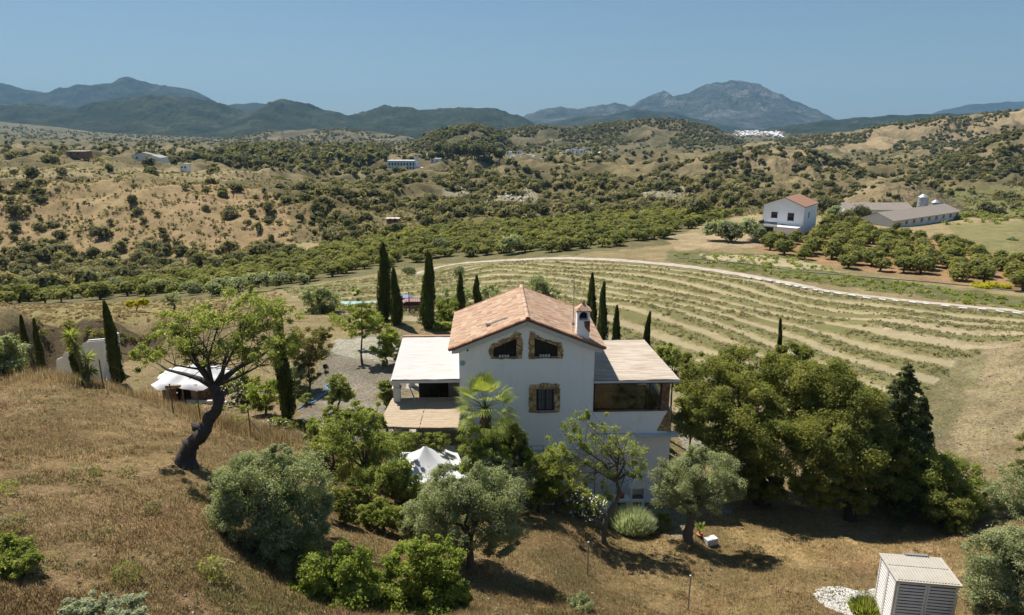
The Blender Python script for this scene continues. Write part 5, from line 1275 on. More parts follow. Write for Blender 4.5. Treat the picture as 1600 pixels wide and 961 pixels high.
# the big oaks on the right
oakl = 'wide dark green oak with dense crown right of the villa'
T('oak_tree','wide dense oak nearest the right porch',(1190,786),[(1110,600,50,46,1),(1170,575,58,36,2),(1100,655,48,44,0),(1165,640,66,52,-1),(1230,600,60,48,1.5),(1150,700,52,44,-.5),(1215,690,60,52,-1.5),(1190,745,42,30,-1),(1080,565,26,18,1.5),(1240,560,40,24,2.5),(1250,650,48,52,0),(1160,750,34,30,-.5),(1225,765,36,22,-1)],235,330,.15,'oak',bark='bark_dark',trunk=[(1188,760),(1186,720)],tr=.38,cr=.34,seed=21,depth=1.0,shell=.55)
T('oak_tree','second dense oak with hanging lower branches left of the dark conifer',(1330,None,42.5),[(1290,600,52,46,1),(1330,640,56,52,0),(1290,690,58,48,-1),(1345,720,52,44,-1),(1290,745,44,30,-1.2),(1385,700,42,40,0),(1330,770,50,26,-.6),(1390,745,34,30,0),(1270,765,40,26,-1)],210,330,.15,'oak',bark='bark_dark',tr=.32,cr=.34,seed=22,shell=.55)
# conifer
def conifer(label, base, top, wpx, seed):
    rs = np.random.RandomState(seed); x, y, z = gp(base[0], base[2]); s = base[2]; H = at(top[0], top[1], s)[2]-z; R = wpx*s/F*.5
    root = empty('conifer_tree', (x, y, z), 0, label, 'tree'); C = []; Nn = []; mb = MB().tube([(0,0,-.3),(0,0,H*.5),(0,0,H)], [.22,.14,.02], 8)
    nb = 150
    for i in range(nb):
        t = .06+.93*(i/nb); L = R*(1-t)**.75*rs.uniform(.7, 1.15)+.12; a = i*2.4+rs.uniform(-.4, .4); h = t*H
        d = np.array((math.cos(a), math.sin(a), .05)); e = np.array((0, 0, h))+d*L+np.array((0, 0, -.12*L)); n = int(45+120*L)
        q = rs.rand(n)**.7; p = np.array((0, 0, h))+(e-np.array((0, 0, h)))*q[:, None]+np.array((0, 0, .10*L))*np.sin(q*np.pi)[:, None]
        w_ = (.30*L*(1-q*.7)+.06)[:, None]; sdv = np.array((-d[1], d[0], 0)); p = p+sdv*w_*rs.uniform(-1, 1, (n, 1))+np.array((0, 0, -1))*rs.rand(n, 1)*.22
        C.append(p); Nn.append(unit(rs.normal(size=(n, 3))*.5+np.array((0, 0, 1.))+d*.4))
        if i % 2 == 0: mb.tube([(0, 0, h), tuple(e)], [.045, .01], 4)
    C = np.concatenate(C); L = .16*rs.uniform(.6, 1.4, len(C))
    link('crown', leafmesh('crown', C, np.concatenate(Nn), L, L*.5, M['conifer'], rs), root); mb.build('trunk', M['bark_dark'], root); return root
conifer('tall dark conifer at the right end of the oaks', (1385, None, 44.5), (1385, 545), 158, 5)
conifer('smaller dark conifer leaning out right of the tall one', (1418, None, 45.5), (1418, 600), 84, 6)
T('shrub','feathery green shrub right below the conifers',(1450,None,42),[(1455,730,44,34),(1495,740,40,32),(1485,780,48,36),(1445,775,36,32),(1520,770,22,24)],84,180,.13,'garden','shrub',tr=.06,cr=.36,seed=23)
T('shrub','darker shrub in the dip right of the oak shadow',(1490,830),[(1470,790,30,24),(1500,795,28,26),(1485,815,30,18)],34,150,.12,'oak','shrub',tr=.06,cr=.38,seed=24)
T('shrub','grey green bushes on the right edge below the dirt slope',(1575,800),[(1540,780,34,26),(1590,765,34,34),(1565,800,44,26),(1610,790,34,36),(1520,800,24,18)],66,150,.12,'olive','shrub',tr=.06,cr=.36,seed=25)
T('shrub','dark green shrub at the right edge halfway up the slope',(1600,745),[(1600,690,14,20),(1597,730,20,14)],16,100,.12,'oak','shrub',tr=.05,cr=.4,seed=26)
T('olive_tree','large olive bush cut by the right edge beside the louvred shed',(1585,None,27),[(1560,870,46,40),(1600,855,50,40),(1545,910,36,40),(1600,920,60,50),(1570,955,54,34)],110,210,.105,'olive',tr=.12,cr=.36,seed=27,aspect=.42)
# garden behind and left
gl = [
 ('shrub','olive','round olive bush in the left garden beside the pool',(503,None,78),[(490,465,20,20),(512,470,20,22),(500,488,26,14)],40,90,.24),
 ('pepper_tree','pepper','russet green pepper tree beside the tall garden cypress',(482,612),[(480,525,26,20),(500,545,24,24),(470,555,24,26),(490,580,26,18),(505,520,16,14)],46,100,.16),
 ('young_tree','lime','young bright green tree on the gravel with a bare stem',(566,570),[(560,480,22,14),(575,500,26,16),(560,515,24,14),(590,510,16,12),(556,455,12,8)],40,60,.17),
 ('young_tree','lime','bright green tree right of the gravel touching the porch roof',(605,572),[(600,520,22,16),(612,540,20,16),(596,545,18,14),(608,560,20,12)],36,80,.16),
 ('shrub','garden','green hedge bushes by the left end of the porch roof',(618,None,60),[(560,500,20,12),(585,495,18,12),(612,530,14,12)],26,80,.2),
 ('shrub','olive','dark olive behind the villa roof at its left slope',(720,None,80),[(700,465,22,20),(735,470,30,22),(765,465,26,20),(715,490,30,18)],56,90,.24),
 ('shrub','garden','leafy shrubs between the broad cypress and the roof corner',(700,None,70),[(690,500,22,16),(712,505,16,16),(700,480,20,14)],34,90,.2),
 ('palm_bush','palm','spiky fan palm clump right of the broad cypress',(690,None,66),[(692,512,18,12)],16,60,.3),
 ('olive_tree','olive','pale olive in the field behind the roof ridge',(840,None,82),[(838,448,24,20),(860,462,18,14),(824,462,16,12)],36,80,.24),
 ('shrub','garden','low green bushes right of the roof ridge at the field edge',(870,None,74),[(865,478,18,9),(885,485,14,8)],18,70,.2),
 ('shrub','garden','green bushes beside the right porch roof',(1045,None,52),[(1045,560,22,20),(1065,585,22,22),(1040,545,14,12)],34,110,.18),
 ('shrub','garden','shrub behind the brick pillar at the porch end',(1075,None,48),[(1070,620,18,22),(1085,650,20,20)],24,110,.17),
 ('shrub','lime','bright yellow green shrub left of the tall garden cypress',(415,650),[(405,618,22,16),(425,610,20,18),(412,632,24,14)],36,130,.12),
 ('shrub','garden','leafy garden shrub behind the round shelter',(372,612),[(372,590,18,14),(390,598,16,14)],20,90,.14),
 ('shrub','garden','shrub at the left corner of the porch below the roof edge',(604,None,44),[(602,610,14,16),(612,630,14,14)],20,110,.14),
 ('shrub','garden','dark shrubs in the shade below the fan palm',(770,None,39.3),[(740,680,26,16),(790,675,24,22),(800,692,22,22)],40,150,.13),
 ('shrub','almond','green climber bush right of the tent',(730,None,37.5),[(735,700,20,18),(752,712,22,20),(735,732,24,16)],44,130,.12),
 ('shrub','lime','bright shrub under the palm beside the villa wall',(765,None,38.2),[(765,690,18,16),(780,712,22,16),(758,725,24,14)],34,120,.12),
 ('shrub','oak','dark bush against the lower villa wall',(812,None,38.8),[(805,690,20,22),(815,715,18,20)],24,140,.12),
 ('shrub','garden','purplish bush in front of the lower villa wall',(870,None,38.6),[(858,745,24,20),(880,760,24,18),(845,765,20,16)],38,120,.12),
 ('shrub','olive','grey shrub between the tent and the broad olive',(690,None,35.5),[(668,765,24,12),(700,765,24,12),(650,775,20,10)],32,120,.12),
 ('shrub','garden','leafy shrub left below the tent',(628,None,35.5),[(618,760,22,18),(640,775,20,16)],26,110,.12),
 ('shrub','garden','green shrub at the foot of the slope left of the oleander',(868,800),[(860,780,22,12),(890,785,18,12)],20,130,.11),
 ('shrub','garden','leafy bush filling the hedge below the pergola',(610,None,37),[(600,690,20,14),(630,692,20,12),(590,705,20,14)],30,110,.12),
 ('shrub','almond','light green sapling in the hedge beside the drive',(505,None,38.5),[(500,665,20,16),(520,645,14,14),(490,680,18,12)],24,90,.12),
 ('shrub','olive','grey green bush behind the tall garden cypress',(460,None,50),[(465,580,14,18),(470,605,14,14)],18,90,.15),
 ('almond_tree','almond','almond in the hedge between the pergola and the slope',(520,None,37),[(510,690,24,26),(535,665,26,22),(490,705,22,20),(545,700,22,20)],50,120,.12),
 ('almond_tree','almond','low branching almond between the tent and the middle olive',(600,None,33),[(590,750,30,24),(620,735,26,22),(560,765,26,20),(640,760,24,18)],50,120,.12),
 ('shrub','olive','grey shrub behind the broad olive',(800,None,36.5),[(790,735,22,18),(815,750,22,18),(770,725,18,14)],34,120,.12),
 ('shrub','garden','dark shrub left of the thin almond',(840,None,38.2),[(835,725,22,22),(858,715,18,18),(830,755,22,18)],36,130,.12),
 ('shrub','garden','round green shrub beside the reed pergola posts',(575,None,39),[(570,650,20,16),(590,660,18,14)],24,110,.13),
 ('shrub','garden','bushes behind the tent under the pergola edge',(655,None,38.8),[(640,690,22,14),(680,690,24,14)],30,110,.12),
 ('young_tree','garden','leafy tree beside the gravel left of the pergola',(530,None,47),[(528,600,16,16),(540,615,16,14),(520,620,14,12)],26,90,.15),
 ('shrub','garden','dark shrub in the dip between the two bright bottom shrubs and the tent',(600,None,30.5),[(590,800,30,20),(620,810,26,20),(565,805,24,16)],44,120,.11),
 ('shrub','olive','grey green shrub on the slope left below the broad olive',(655,None,30),[(650,800,24,18),(640,825,22,16)],28,120,.10),
 ('shrub','oak','low dark shrub right of the round slope olive',(540,None,29.5),[(530,780,24,18),(545,800,20,14)],26,120,.11),
 ('shrub','garden','leafy shrub left of the white oleander below the villa wall',(845,None,37.8),[(835,770,24,16),(860,765,20,16)],30,120,.11),
 ('shrub','garden','low green plant right of the lavender',(1040,828),[(1040,810,12,10)],10,110,.09),
 ('shrub','garden','small flowering shrub on the gravel by the pepper tree',(478,632),[(480,622,14,7)],10,70,.1),
]
for i, (nm, mt, lb, b, lo, nc_, pr, lf) in enumerate(gl): T(nm, lb, b, lo, nc_, pr, lf, mt, 'tree' if 'tree' in nm else 'shrub', tr=.07, cr=.40, seed=60+i, shell=.3, limbs=True)
def flowers(root, lobes, s, n, mat, seed, sz=.09):
    rs = np.random.RandomState(seed); O = np.array(root.location); C = []
    for l in lobes:
        c = np.array(at(l[0], l[1], s))-O; d = sph(n, rs); d[:, 1] = -np.abs(d[:, 1]); d[:, 2] = np.abs(d[:, 2])*.9-.1; C.append(c+d*np.array((l[2], l[2], l[3]))*s/F*1.12)
    C = np.concatenate(C); V, Fc = quads(np.repeat(C, 3, 0)+rs.normal(size=(len(C)*3, 3))*.025, unit(rs.normal(size=(len(C)*3, 3))+np.array((0, -.5, .9))), sz, sz*.7, rs)
    link('flowers', np_mesh('flowers', V, Fc, M[mat]), root)
for b, lo, lb, sd_, ft in (((918,812),[(905,775,20,16),(930,790,18,18),(915,800,22,12)],'oleander with white blossoms left of the almond trunk',5,'flower'),
    ((385,630),[(360,600,22,12),(390,612,22,14),(372,622,20,10)],'white flowering oleander right of the round shelter',6,'flower'),((450,668),[(435,662,20,10),(465,672,22,10),(488,680,16,10)],'white flowering hedge in front of the tall garden cypress',7,'flower'),((748,738),[(738,728,12,10)],'small shrub with reddish blossoms behind the broad olive',8,'pinkflower')):
    r_ = T('flowering_shrub', lb, b, lo, 30, 110, .12, 'garden', 'shrub', tr=.05, cr=.4, seed=sd_); s_ = float(project(*r_.location)[2]); flowers(r_, lo, s_, 40, ft, sd_)
# yellow broom bushes
for b, lo, lb, sd_ in (((1545,None,118),[(1535,455,20,12),(1560,458,18,12),(1548,447,14,8)],'yellow flowering bush at the right by the track',31),((215,None,80),[(205,474,12,6),(222,472,10,6)],'small yellow flowering bush on the grass band at the left',32)):
    T('broom_bush', lb, b, lo, 30, 90, .32 if sd_ == 31 else .2, 'yellowbush', 'shrub', tr=.06, cr=.42, seed=sd_)
T('olive_tree','bare dead looking sapling on the grass band at the left',(273,None,78),[(275,466,16,12),(262,470,10,8)],12,40,.2,'olive',tr=.14,cr=.4,seed=33,bare=20)
T('olive_tree','small olive on the bare ground at the far right',(1581,None,170),[(1581,378,9,7)],12,70,.4,'olive',tr=.25,cr=.45,seed=34,trunk=[(1580,390)])
# lavender clump: upright stems
def spray(name, label, base, wpx, h, n, mat, seed, cat='shrub', L=.5):
    rs = np.random.RandomState(seed); x, y, z, s = pick(*base, 15, 300); R = wpx*s/F*.40; root = empty(name, (x, y, z), 0, label, cat)
    a = rs.rand(n)*2*np.pi; r = R*rs.rand(n)**.5; c0_ = np.stack([r*np.cos(a), r*np.sin(a)*.8, np.zeros(n)], 1); d = unit(np.stack([np.cos(a)*r/R*.7, np.sin(a)*r/R*.7, np.ones(n)], 1)+rs.normal(size=(n, 3))*.15)
    hh = (h*(1-.45*(r/R)**2)*rs.uniform(.7, 1.1, n))[:, None]; m = c0_+d*hh*.55; e = c0_+d*hh; sdv = unit(np.cross(d, rs.normal(size=(n, 3))))*.022
    V = np.stack([c0_*.6, m+sdv, e, m-sdv], 1).reshape(-1, 3); link('stems', np_mesh('stems', V, np.arange(n*4).reshape(n, 4), M[mat], rnd=np.repeat(rs.rand(n), 4)), root)
    return root
spray('lavender_bush','grey lavender clump beside the almond trunk',(985,832),62,1.7,6000,'grey',1)
spray('lavender_bush','smaller grey lavender clump touching the big one on its right',(1022,828),44,1.3,3000,'grey',2)
T('shrub','low silvery grey plants at the bottom left edge',(170,None,17),[(130,945,40,12),(200,950,50,12),(160,965,70,14)],60,140,.06,'grey','shrub',tr=.03,cr=.5,seed=41,shell=.1,limbs=False)
T('shrub','low grey green plant at the bottom centre',(905,None,27),[(905,950,26,12)],24,120,.06,'olive','shrub',tr=.03,cr=.5,seed=42,shell=.1,limbs=False)
spray('grass_clump','tall dry grass clump in front of the white pebbles',(1355,960),50,.9,1400,'garden',5)
# fan palm by the villa, yuccas
def fanpalm(label, base, H, nf, fr, seed, name='fan_palm'):
    rs = np.random.RandomState(seed); x, y, z = gp(base[0], base[2]); root = empty(name, (x, y, z), 0, label, 'palm')
    MB().tube([(0,0,-.2),(.03,0,H*.4),(0,0,H)], [.26,.22,.2], 10).build('trunk', M['bark_tan'], root)
    top = Vector((0, 0, H))
    for i in range(nf):
        a = i*2.4+rs.uniform(-.3, .3); el = rs.uniform(-.75, 1.35) if i > 6 else rs.uniform(.7, 1.4); st = fr*rs.uniform(.55, .8)
        d = Vector((math.cos(a)*math.cos(el), math.sin(a)*math.cos(el), math.sin(el))); hub = top+d*st
        mb = MB().tube([top, top+d*st*.5+Vector((0,0,.04)), hub], [.025,.018,.012], 4)
        side_ = d.cross(Vector((0,0,1))); side_ = side_.normalized() if side_.length > .1 else Vector((1,0,0)); nn = side_.cross(d).normalized(); b = rs.rand()
        for k in range(15):
            t = -1.3+2.6*k/14; L = fr*.62*(1-.22*abs(t)); dd = (d*math.cos(t)+side_*math.sin(t)).normalized(); w_ = side_*math.cos(t)*.036-d*math.sin(t)*.036
            m = hub+dd*L*.55+nn*.03; e = hub+dd*L+Vector((0,0,-.16*L))
            r_ = float(np.clip(b*.6+rs.rand()*.4, 0, 1)); mb.poly([hub, m+w_, e, m-w_], r_)
        mb.build('frond', M['palm'], root)
    sk = MB()
    for i in range(60):
        a = rs.uniform(0, 6.28); h = H-.1-rs.rand()*.9; L = rs.uniform(.4, .8); c, s_ = math.cos(a), math.sin(a)
        sk.poly([(.2*c, .2*s_, h), (.32*c-.05*s_, .32*s_+.05*c, h-L*.5), (.38*c, .38*s_, h-L), (.32*c+.05*s_, .32*s_-.05*c, h-L*.5)], rs.rand()*.3)
    sk.build('dead_skirt', M['bark_tan'], root)
    return root
fanpalm('fan palm against the left corner of the villa wall', (760, None, 39.8), 6.4, 36, 1.75, 2)
def yucca(label, base, heads, seed, name='yucca'):
    rs = np.random.RandomState(seed); x, y, z, s = pick(*base, 20, 90) if base[1] else (*gp(base[0], base[2]), base[2]); root = empty(name, (x, y, z), 0, label, 'yucca'); O = np.array((x, y, z))
    tb = MB()
    for px, py, r in heads:
        c = np.array(at(px, py, s))-O; tb.tube([(0, 0, -.1), (c[0]*.5, c[1]*.5, c[2]*.5), tuple(c)], [.12, .1, .08], 7); n = 90; d = sph(n, rs); d[:, 2] = d[:, 2]*.7+.25; d = unit(d); L = r*s/F*rs.uniform(.8, 1.2, n)[:, None]
        sdv = unit(np.cross(d, np.array((0, 0, 1.))+rs.normal(size=(n, 3))*.2))*.03; e = c+d*L+np.array((0, 0, -.1))*L; m = c+d*L*.5
        V = np.stack([np.repeat(c[None], n, 0), m+sdv, e, m-sdv], 1).reshape(-1, 3); link('leaf_rosette', np_mesh('leaf_rosette', V, np.arange(n*4).reshape(n, 4), M['palm'], rnd=np.repeat(rs.rand(n), 4)), root)
    tb.build('stem', M['bark_tan'], root)
yucca('branching yucca with spiky heads in front of the stepped wall', (135, 602), [(112,525,20),(135,560,18),(140,580,16),(118,545,14),(128,595,16)], 3)
yucca('spiky yellow green yucca below the palm by the villa', (765, None, 38), [(768,683,16)], 4)

# ---- masses of repeated bushes -------------------------------------------------
def blob(seed, nl, n, ls, h=1.25, core=True, lob=.5, trunkh=0):
    """unit bush or small tree: lumpy heap of leaf sized faces round a hidden core; radius about 1"""
    rs = np.random.RandomState(seed); th_ = rs.rand(nl)*6.28; rr = rs.rand(nl)**.6*.58; c = np.stack([rr*np.cos(th_), rr*np.sin(th_), h*(.42+.42*rs.rand(nl)-.25*rr)], 1); c[0] = (0, 0, h*.62)
    rad = rs.uniform(.7, 1.15, nl)*lob; k = rs.randint(0, nl, n); d = sph(n, rs); p = c[k]+d*(rad[k]*(.85+.3*rs.rand(n)))[:, None]*np.array((1, 1, .85)); p[:, 2] = np.maximum(p[:, 2]+trunkh, .02+trunkh*.8)
    nn = unit(d+rs.normal(size=(n, 3))*.4+np.array((0, 0, .3))); V, Fc = quads(p, nn, ls*rs.uniform(.6, 1.4, n), ls*.62*rs.uniform(.6, 1.4, n), rs)
    r = np.repeat(np.clip(rs.rand(nl)[k]*.55+.45*rs.rand(n), 0, 1), 4); mi = np.zeros(n, int)
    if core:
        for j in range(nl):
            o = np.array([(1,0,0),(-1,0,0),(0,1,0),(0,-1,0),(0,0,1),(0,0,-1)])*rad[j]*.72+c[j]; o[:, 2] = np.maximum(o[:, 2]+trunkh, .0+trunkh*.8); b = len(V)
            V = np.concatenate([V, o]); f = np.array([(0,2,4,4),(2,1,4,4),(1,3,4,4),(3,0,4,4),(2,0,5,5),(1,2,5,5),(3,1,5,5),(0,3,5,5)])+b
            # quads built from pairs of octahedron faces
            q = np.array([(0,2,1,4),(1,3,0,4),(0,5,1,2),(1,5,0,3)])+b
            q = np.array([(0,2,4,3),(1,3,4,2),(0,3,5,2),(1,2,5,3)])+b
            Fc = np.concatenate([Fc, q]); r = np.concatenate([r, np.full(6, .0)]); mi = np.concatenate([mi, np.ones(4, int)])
    if trunkh:
        b = len(V); V = np.concatenate([V, np.array([(-.07,-.07,-.1),(.07,-.07,-.1),(.07,.07,-.1),(-.07,.07,-.1),(-.05,-.05,trunkh+.5),(.05,-.05,trunkh+.5),(.05,.05,trunkh+.5),(-.05,.05,trunkh+.5)])])
        Fc = np.concatenate([Fc, np.array([(0,1,5,4),(1,2,6,5),(2,3,7,6),(3,0,4,7)])+b]); r = np.concatenate([r, np.zeros(8)]); mi = np.concatenate([mi, np.full(4, 2)])
    return V, Fc, r, mi
def mass(name, bases, xs, ys, zs, sc, hs, mats, label, kind_='stuff', seed=0):
    rs = np.random.RandomState(seed); Vs = []; Fs = []; Rs = []; Ms = []; off = 0
    for i in range(len(xs)):
        V, Fc, r, mi = bases[rs.randint(len(bases))]; a = rs.rand()*6.28; c, s = math.cos(a)*sc[i], math.sin(a)*sc[i]
        W_ = np.empty_like(V); q1 = rs.uniform(.75, 1.45); W_[:, 0] = q1*V[:, 0]*c-V[:, 1]*s/q1+xs[i]; W_[:, 1] = q1*V[:, 0]*s+V[:, 1]*c/q1+ys[i]; W_[:, 2] = V[:, 2]*sc[i]*hs[i]+zs[i]
        Vs.append(W_); Fs.append(Fc+off); Rs.append(np.clip(r*.7+rs.rand()*.3, 0, 1)); Ms.append(mi); off += len(V)
    me = np_mesh(name, np.concatenate(Vs), np.concatenate(Fs), mats, rnd=np.concatenate(Rs), mat_idx=np.concatenate(Ms)); return tag(link(name, me), label, kind=kind_)
def singles(name, bases, xs, ys, zs, sc, hs, mats, label, cat, group, seed=0):
    rs = np.random.RandomState(seed); mes = [np_mesh(name, V, Fc, mats, rnd=r, mat_idx=mi) for V, Fc, r, mi in bases]
    for i in range(len(xs)):
        o = link(name, mes[rs.randint(len(mes))], None, (xs[i], ys[i], zs[i])); o.rotation_euler = (0, 0, rs.rand()*6.28); q1 = rs.uniform(.8, 1.3); o.scale = (sc[i]*q1, sc[i]/q1, sc[i]*hs[i]); tag(o, label if isinstance(label, str) else label(i), cat, group)
rs = np.random.RandomState(77)
# orchard
OLEFT = [(-40, 474), (60, 466), (130, 462), (300, 432), (420, 408), (520, 386), (640, 366), (720, 352), (820, 346), (900, 340), (1000, 334), (1100, 328), (1160, 338), (1090, 352), (1050, 372), (1000, 380), (900, 392), (780, 398), (700, 405), (600, 418), (480, 440), (330, 458), (240, 462), (0, 480)]
ORIGHT = [(1175, 365), (1200, 362), (1280, 352), (1330, 350), (1400, 372), (1480, 378), (1540, 400), (1620, 418), (1620, 460), (1560, 448), (1440, 430), (1330, 420), (1240, 405), (1190, 388)]
def ogrid(ang_, sp_, poly, s0, s1, jit):
    k = np.arange(-100, 101); A_, B_ = np.meshgrid(k, k); A_ = A_.ravel()*sp_[0]; B_ = B_.ravel()*sp_[1]; c, s = math.cos(ang_), math.sin(ang_)
    x = A_*c-B_*s+rs.normal(size=A_.size)*jit; y = 170+A_*s+B_*c+rs.normal(size=A_.size)*jit; m = (y > 60) & (np.abs(x) < y*.95+10); x, y = x[m], y[m]; z = gz(x, y); px, py, ss = project(x, y, z)
    m = in_poly(px, py, poly) & (ss > s0) & (ss < s1) & (rs.rand(len(x)) > .05) & ~in_poly(px, py, [(1185,340),(1262,340),(1262,374),(1185,376)]) & ~in_poly(px, py, [(1385,345),(1500,335),(1500,362),(1385,366)]); return x[m], y[m], z[m], ss[m]
a = ogrid(.35, (4.2, 5.2), OLEFT, 100, 262, .45); b = ogrid(-.5, (4.5, 5.2), ORIGHT, 105, 205, .85)
ox_, oy_, oz_, os_ = [np.concatenate([p, q]) for p, q in zip(a, b)]
isr = np.arange(len(ox_)) >= len(a[0]); osc = np.where(isr, rs.uniform(2.0, 2.7, len(ox_)), rs.uniform(2.1, 2.75, len(ox_))); ohs = np.where(isr, rs.uniform(.75, 1.0, len(ox_)), rs.uniform(.55, .8, len(ox_)))
order = np.argsort(-(osc/os_)*(1+.3*isr)); ind = order[:300]; rest = order[300:]
obase = [blob(100+i, 9, 620, .26, 1.35, lob=.46, trunkh=.12) for i in range(5)]; obase_s = [blob(120+i, 7, 210, .36, 1.35, lob=.48, trunkh=.1) for i in range(5)]
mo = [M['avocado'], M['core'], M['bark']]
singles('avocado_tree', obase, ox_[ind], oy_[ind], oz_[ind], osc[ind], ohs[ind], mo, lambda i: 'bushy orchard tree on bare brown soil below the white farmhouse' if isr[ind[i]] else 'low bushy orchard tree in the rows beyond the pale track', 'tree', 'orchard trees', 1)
mass('orchard', obase_s, ox_[rest], oy_[rest], oz_[rest], osc[rest], ohs[rest], mo, 'smaller orchard trees further down the slope', seed=2)
print('orchard', len(ox_))
# scrub and woodland on the middle ground
ZON = [ # polygon, s range, trees per m2, size range, pale share
 ([(-60,285),(230,285),(330,290),(450,306),(560,335),(500,372),(380,395),(250,398),(-60,400)], 225, 420, 1/48., (.8, 4.2), .35, -.1),
 ([(-60,300),(60,290),(110,310),(200,330),(180,380),(100,400),(-60,400)], 225, 420, 1/45., (1.4, 4.2), .3, -.16),
 ([(1150,338),(1195,330),(1195,362),(1150,362)], 100, 120, 1e-9, (1, 1), 0, 5),
 ([(-60,385),(100,372),(200,392),(300,398),(420,388),(470,398),(460,425),(300,445),(180,470),(-60,480)], 120, 300, 1/24., (2.0, 4.4), .4, -1),
 ([(480,290),(700,280),(1180,285),(1180,325),(1080,330),(900,342),(820,345),(720,352),(560,378),(520,380),(470,330)], 225, 520, 1/10., (.8, 4.4), .45, -.1),
 ([(330,262),(480,255),(640,262),(900,268),(960,275),(960,290),(480,300),(420,290),(330,280)], 380, 800, 1/30., (1.5, 5.0), .4, -.05),
 ([(280,255),(340,235),(450,212),(560,214),(600,225),(600,262),(480,266),(330,270)], 500, 1100, 1/45., (4, 8), .05, -1),
 ([(-60,232),(200,235),(330,240),(330,262),(-60,262)], 430, 1500, 1/85., (2.5, 6), .25, -.1),
 ([(600,225),(960,235),(960,262),(600,262)], 600, 1400, 1/90., (3, 6), .3, -.08),
 ([(1100,250),(1660,240),(1660,345),(1330,330),(1180,325),(1100,320)], 225, 900, 1/30., (.8, 4.2), .4, .0)]
N_ = 260000; u = rs.uniform(-.95, .95, N_); v = rs.uniform(math.log(130), math.log(2600), N_); yy = np.exp(v)-20; xx = u*(yy+20); zz = gz(xx, yy); px, py, ss = project(xx, yy, zz)
cell = (yy+20)**2*(1.9*(math.log(2600)-math.log(130)))/N_; pn = fbm(xx/38, yy/38, 3); acc = np.zeros(N_, bool); sz = np.zeros(N_); pal = np.zeros(N_, bool); rr = rs.rand(N_)
jxx = px+rs.normal(size=N_)*5; jyy = py+rs.normal(size=N_)*2
clear = in_poly(px, py, OLEFT) | in_poly(px, py, ORIGHT) | (in_poly(px, py, [(1040,360),(1180,300),(1700,320),(1700,500),(1040,420)]) & (ss < 215)) | in_poly(px, py, [(660,255),(690,255),(690,272),(606,270),(604,262)])
for poly, s0, s1, dn, szr, ps, thr in ZON:
    m = in_poly(jxx, jyy, poly) & (ss > s0) & (ss < s1) & ~acc & (pn > thr) & ~clear
    a_ = m & (rr < dn*cell); acc |= a_; sz[a_] = szr[0]+(szr[1]-szr[0])*rs.rand(a_.sum())**1.6; pal[a_] = rs.rand(a_.sum()) < ps
m = ~acc & (ss > 230) & (ss < 2600) & (pn > .06) & (rr < cell/260.) & ~clear & (np.abs(px-800) < 900); acc |= m; sz[m] = rs.uniform(2.5, 5.5, m.sum()); pal[m] = rs.rand(m.sum()) < .2
bx = xx[acc]; by = yy[acc]; bz_ = zz[acc]-.15; bs = sz[acc]*.8; bp = pal[acc]; bd = ss[acc]
# keep clear of buildings
kb = np.ones(len(bx), bool)
for o in list(bpy.data.objects):
    if o.get('category') in ('house', 'farm shed', 'silo', 'mansion', 'building', 'cottage') and o.location.y > 100 and o.location.y < 1200: kb &= ((bx-o.location.x-4)**2+(by-o.location.y+8)**2) > (15 if o.location.y < 500 else 20)**2
bx, by, bz_, bs, bp, bd = bx[kb], by[kb], bz_[kb], bs[kb], bp[kb], bd[kb]
def strip_scatter(key, n, t0, t1, thr, sr, nsc=70.):
    V = STRIPS[key]; nu, nv, _ = V.shape; i = rs.randint(0, nu-1, n); a_ = rs.rand(n); lo_, hi_ = int(nv*t0), int(nv*t1); j = rs.randint(lo_, hi_, n); b_ = rs.rand(n)
    P = (V[i, j]*(1-a_)[:, None]+V[i+1, j]*a_[:, None])*(1-b_)[:, None]+(V[i, j+1]*(1-a_)[:, None]+V[i+1, j+1]*a_[:, None])*b_[:, None]
    g_ = gz(P[:, 0], P[:, 1]); k = (P[:, 2] > g_+.2) & (fbm(P[:, 0]/nsc, P[:, 1]/nsc, 3) > thr); P = P[k]; return P, rs.uniform(*sr, len(P))
sx = []; ssz = []
for key, n, t0, t1, thr, sr, nsc in (('A', 6500, .05, .85, -.05, (2.5, 6), 70), ('B', 14000, .05, .8, -.10, (2.5, 6), 110), ('C', 16000, .05, .8, -.05, (1.5, 5), 90), ('C2', 8000, .02, .85, -.03, (.8, 3.8), 34), ('C3', 4200, .02, .85, -.15, (1.8, 4), 40), ('C4', 260, .02, .85, .1, (1, 2.2), 20), ('I', 9000, .05, .8, .0, (3, 8), 160)):
    P, q = strip_scatter(key, n, t0, t1, thr, sr, nsc); sx.append(P); ssz.append(q*.72)
P = np.concatenate(sx); q = np.concatenate(ssz); px, py, dd = project(P[:, 0], P[:, 1], P[:, 2])
bx = np.concatenate([bx, P[:, 0]]); by = np.concatenate([by, P[:, 1]]); bz_ = np.concatenate([bz_, P[:, 2]-.3]); bs = np.concatenate([bs, q]); bp = np.concatenate([bp, rs.rand(len(P)) < .15]); bd = np.concatenate([bd, dd])
px, py, _ = project(bx, by, bz_); inv = (px > -30) & (px < 1630)
print('scrub', len(bx)); rank = np.where(inv, bs/bd, 0); order = np.argsort(-rank); ind = order[:300]; rest = order[300:]
hb = rs.uniform(.75, 1.2, len(bx))
b_hi = [blob(200+i, 8, 520, .26, 1.2, lob=.5) for i in range(6)]; b_mid = [blob(220+i, 6, 150, .42, 1.2) for i in range(6)]; b_lo = [blob(240+i, 5, 34, .75, 1.2) for i in range(6)]
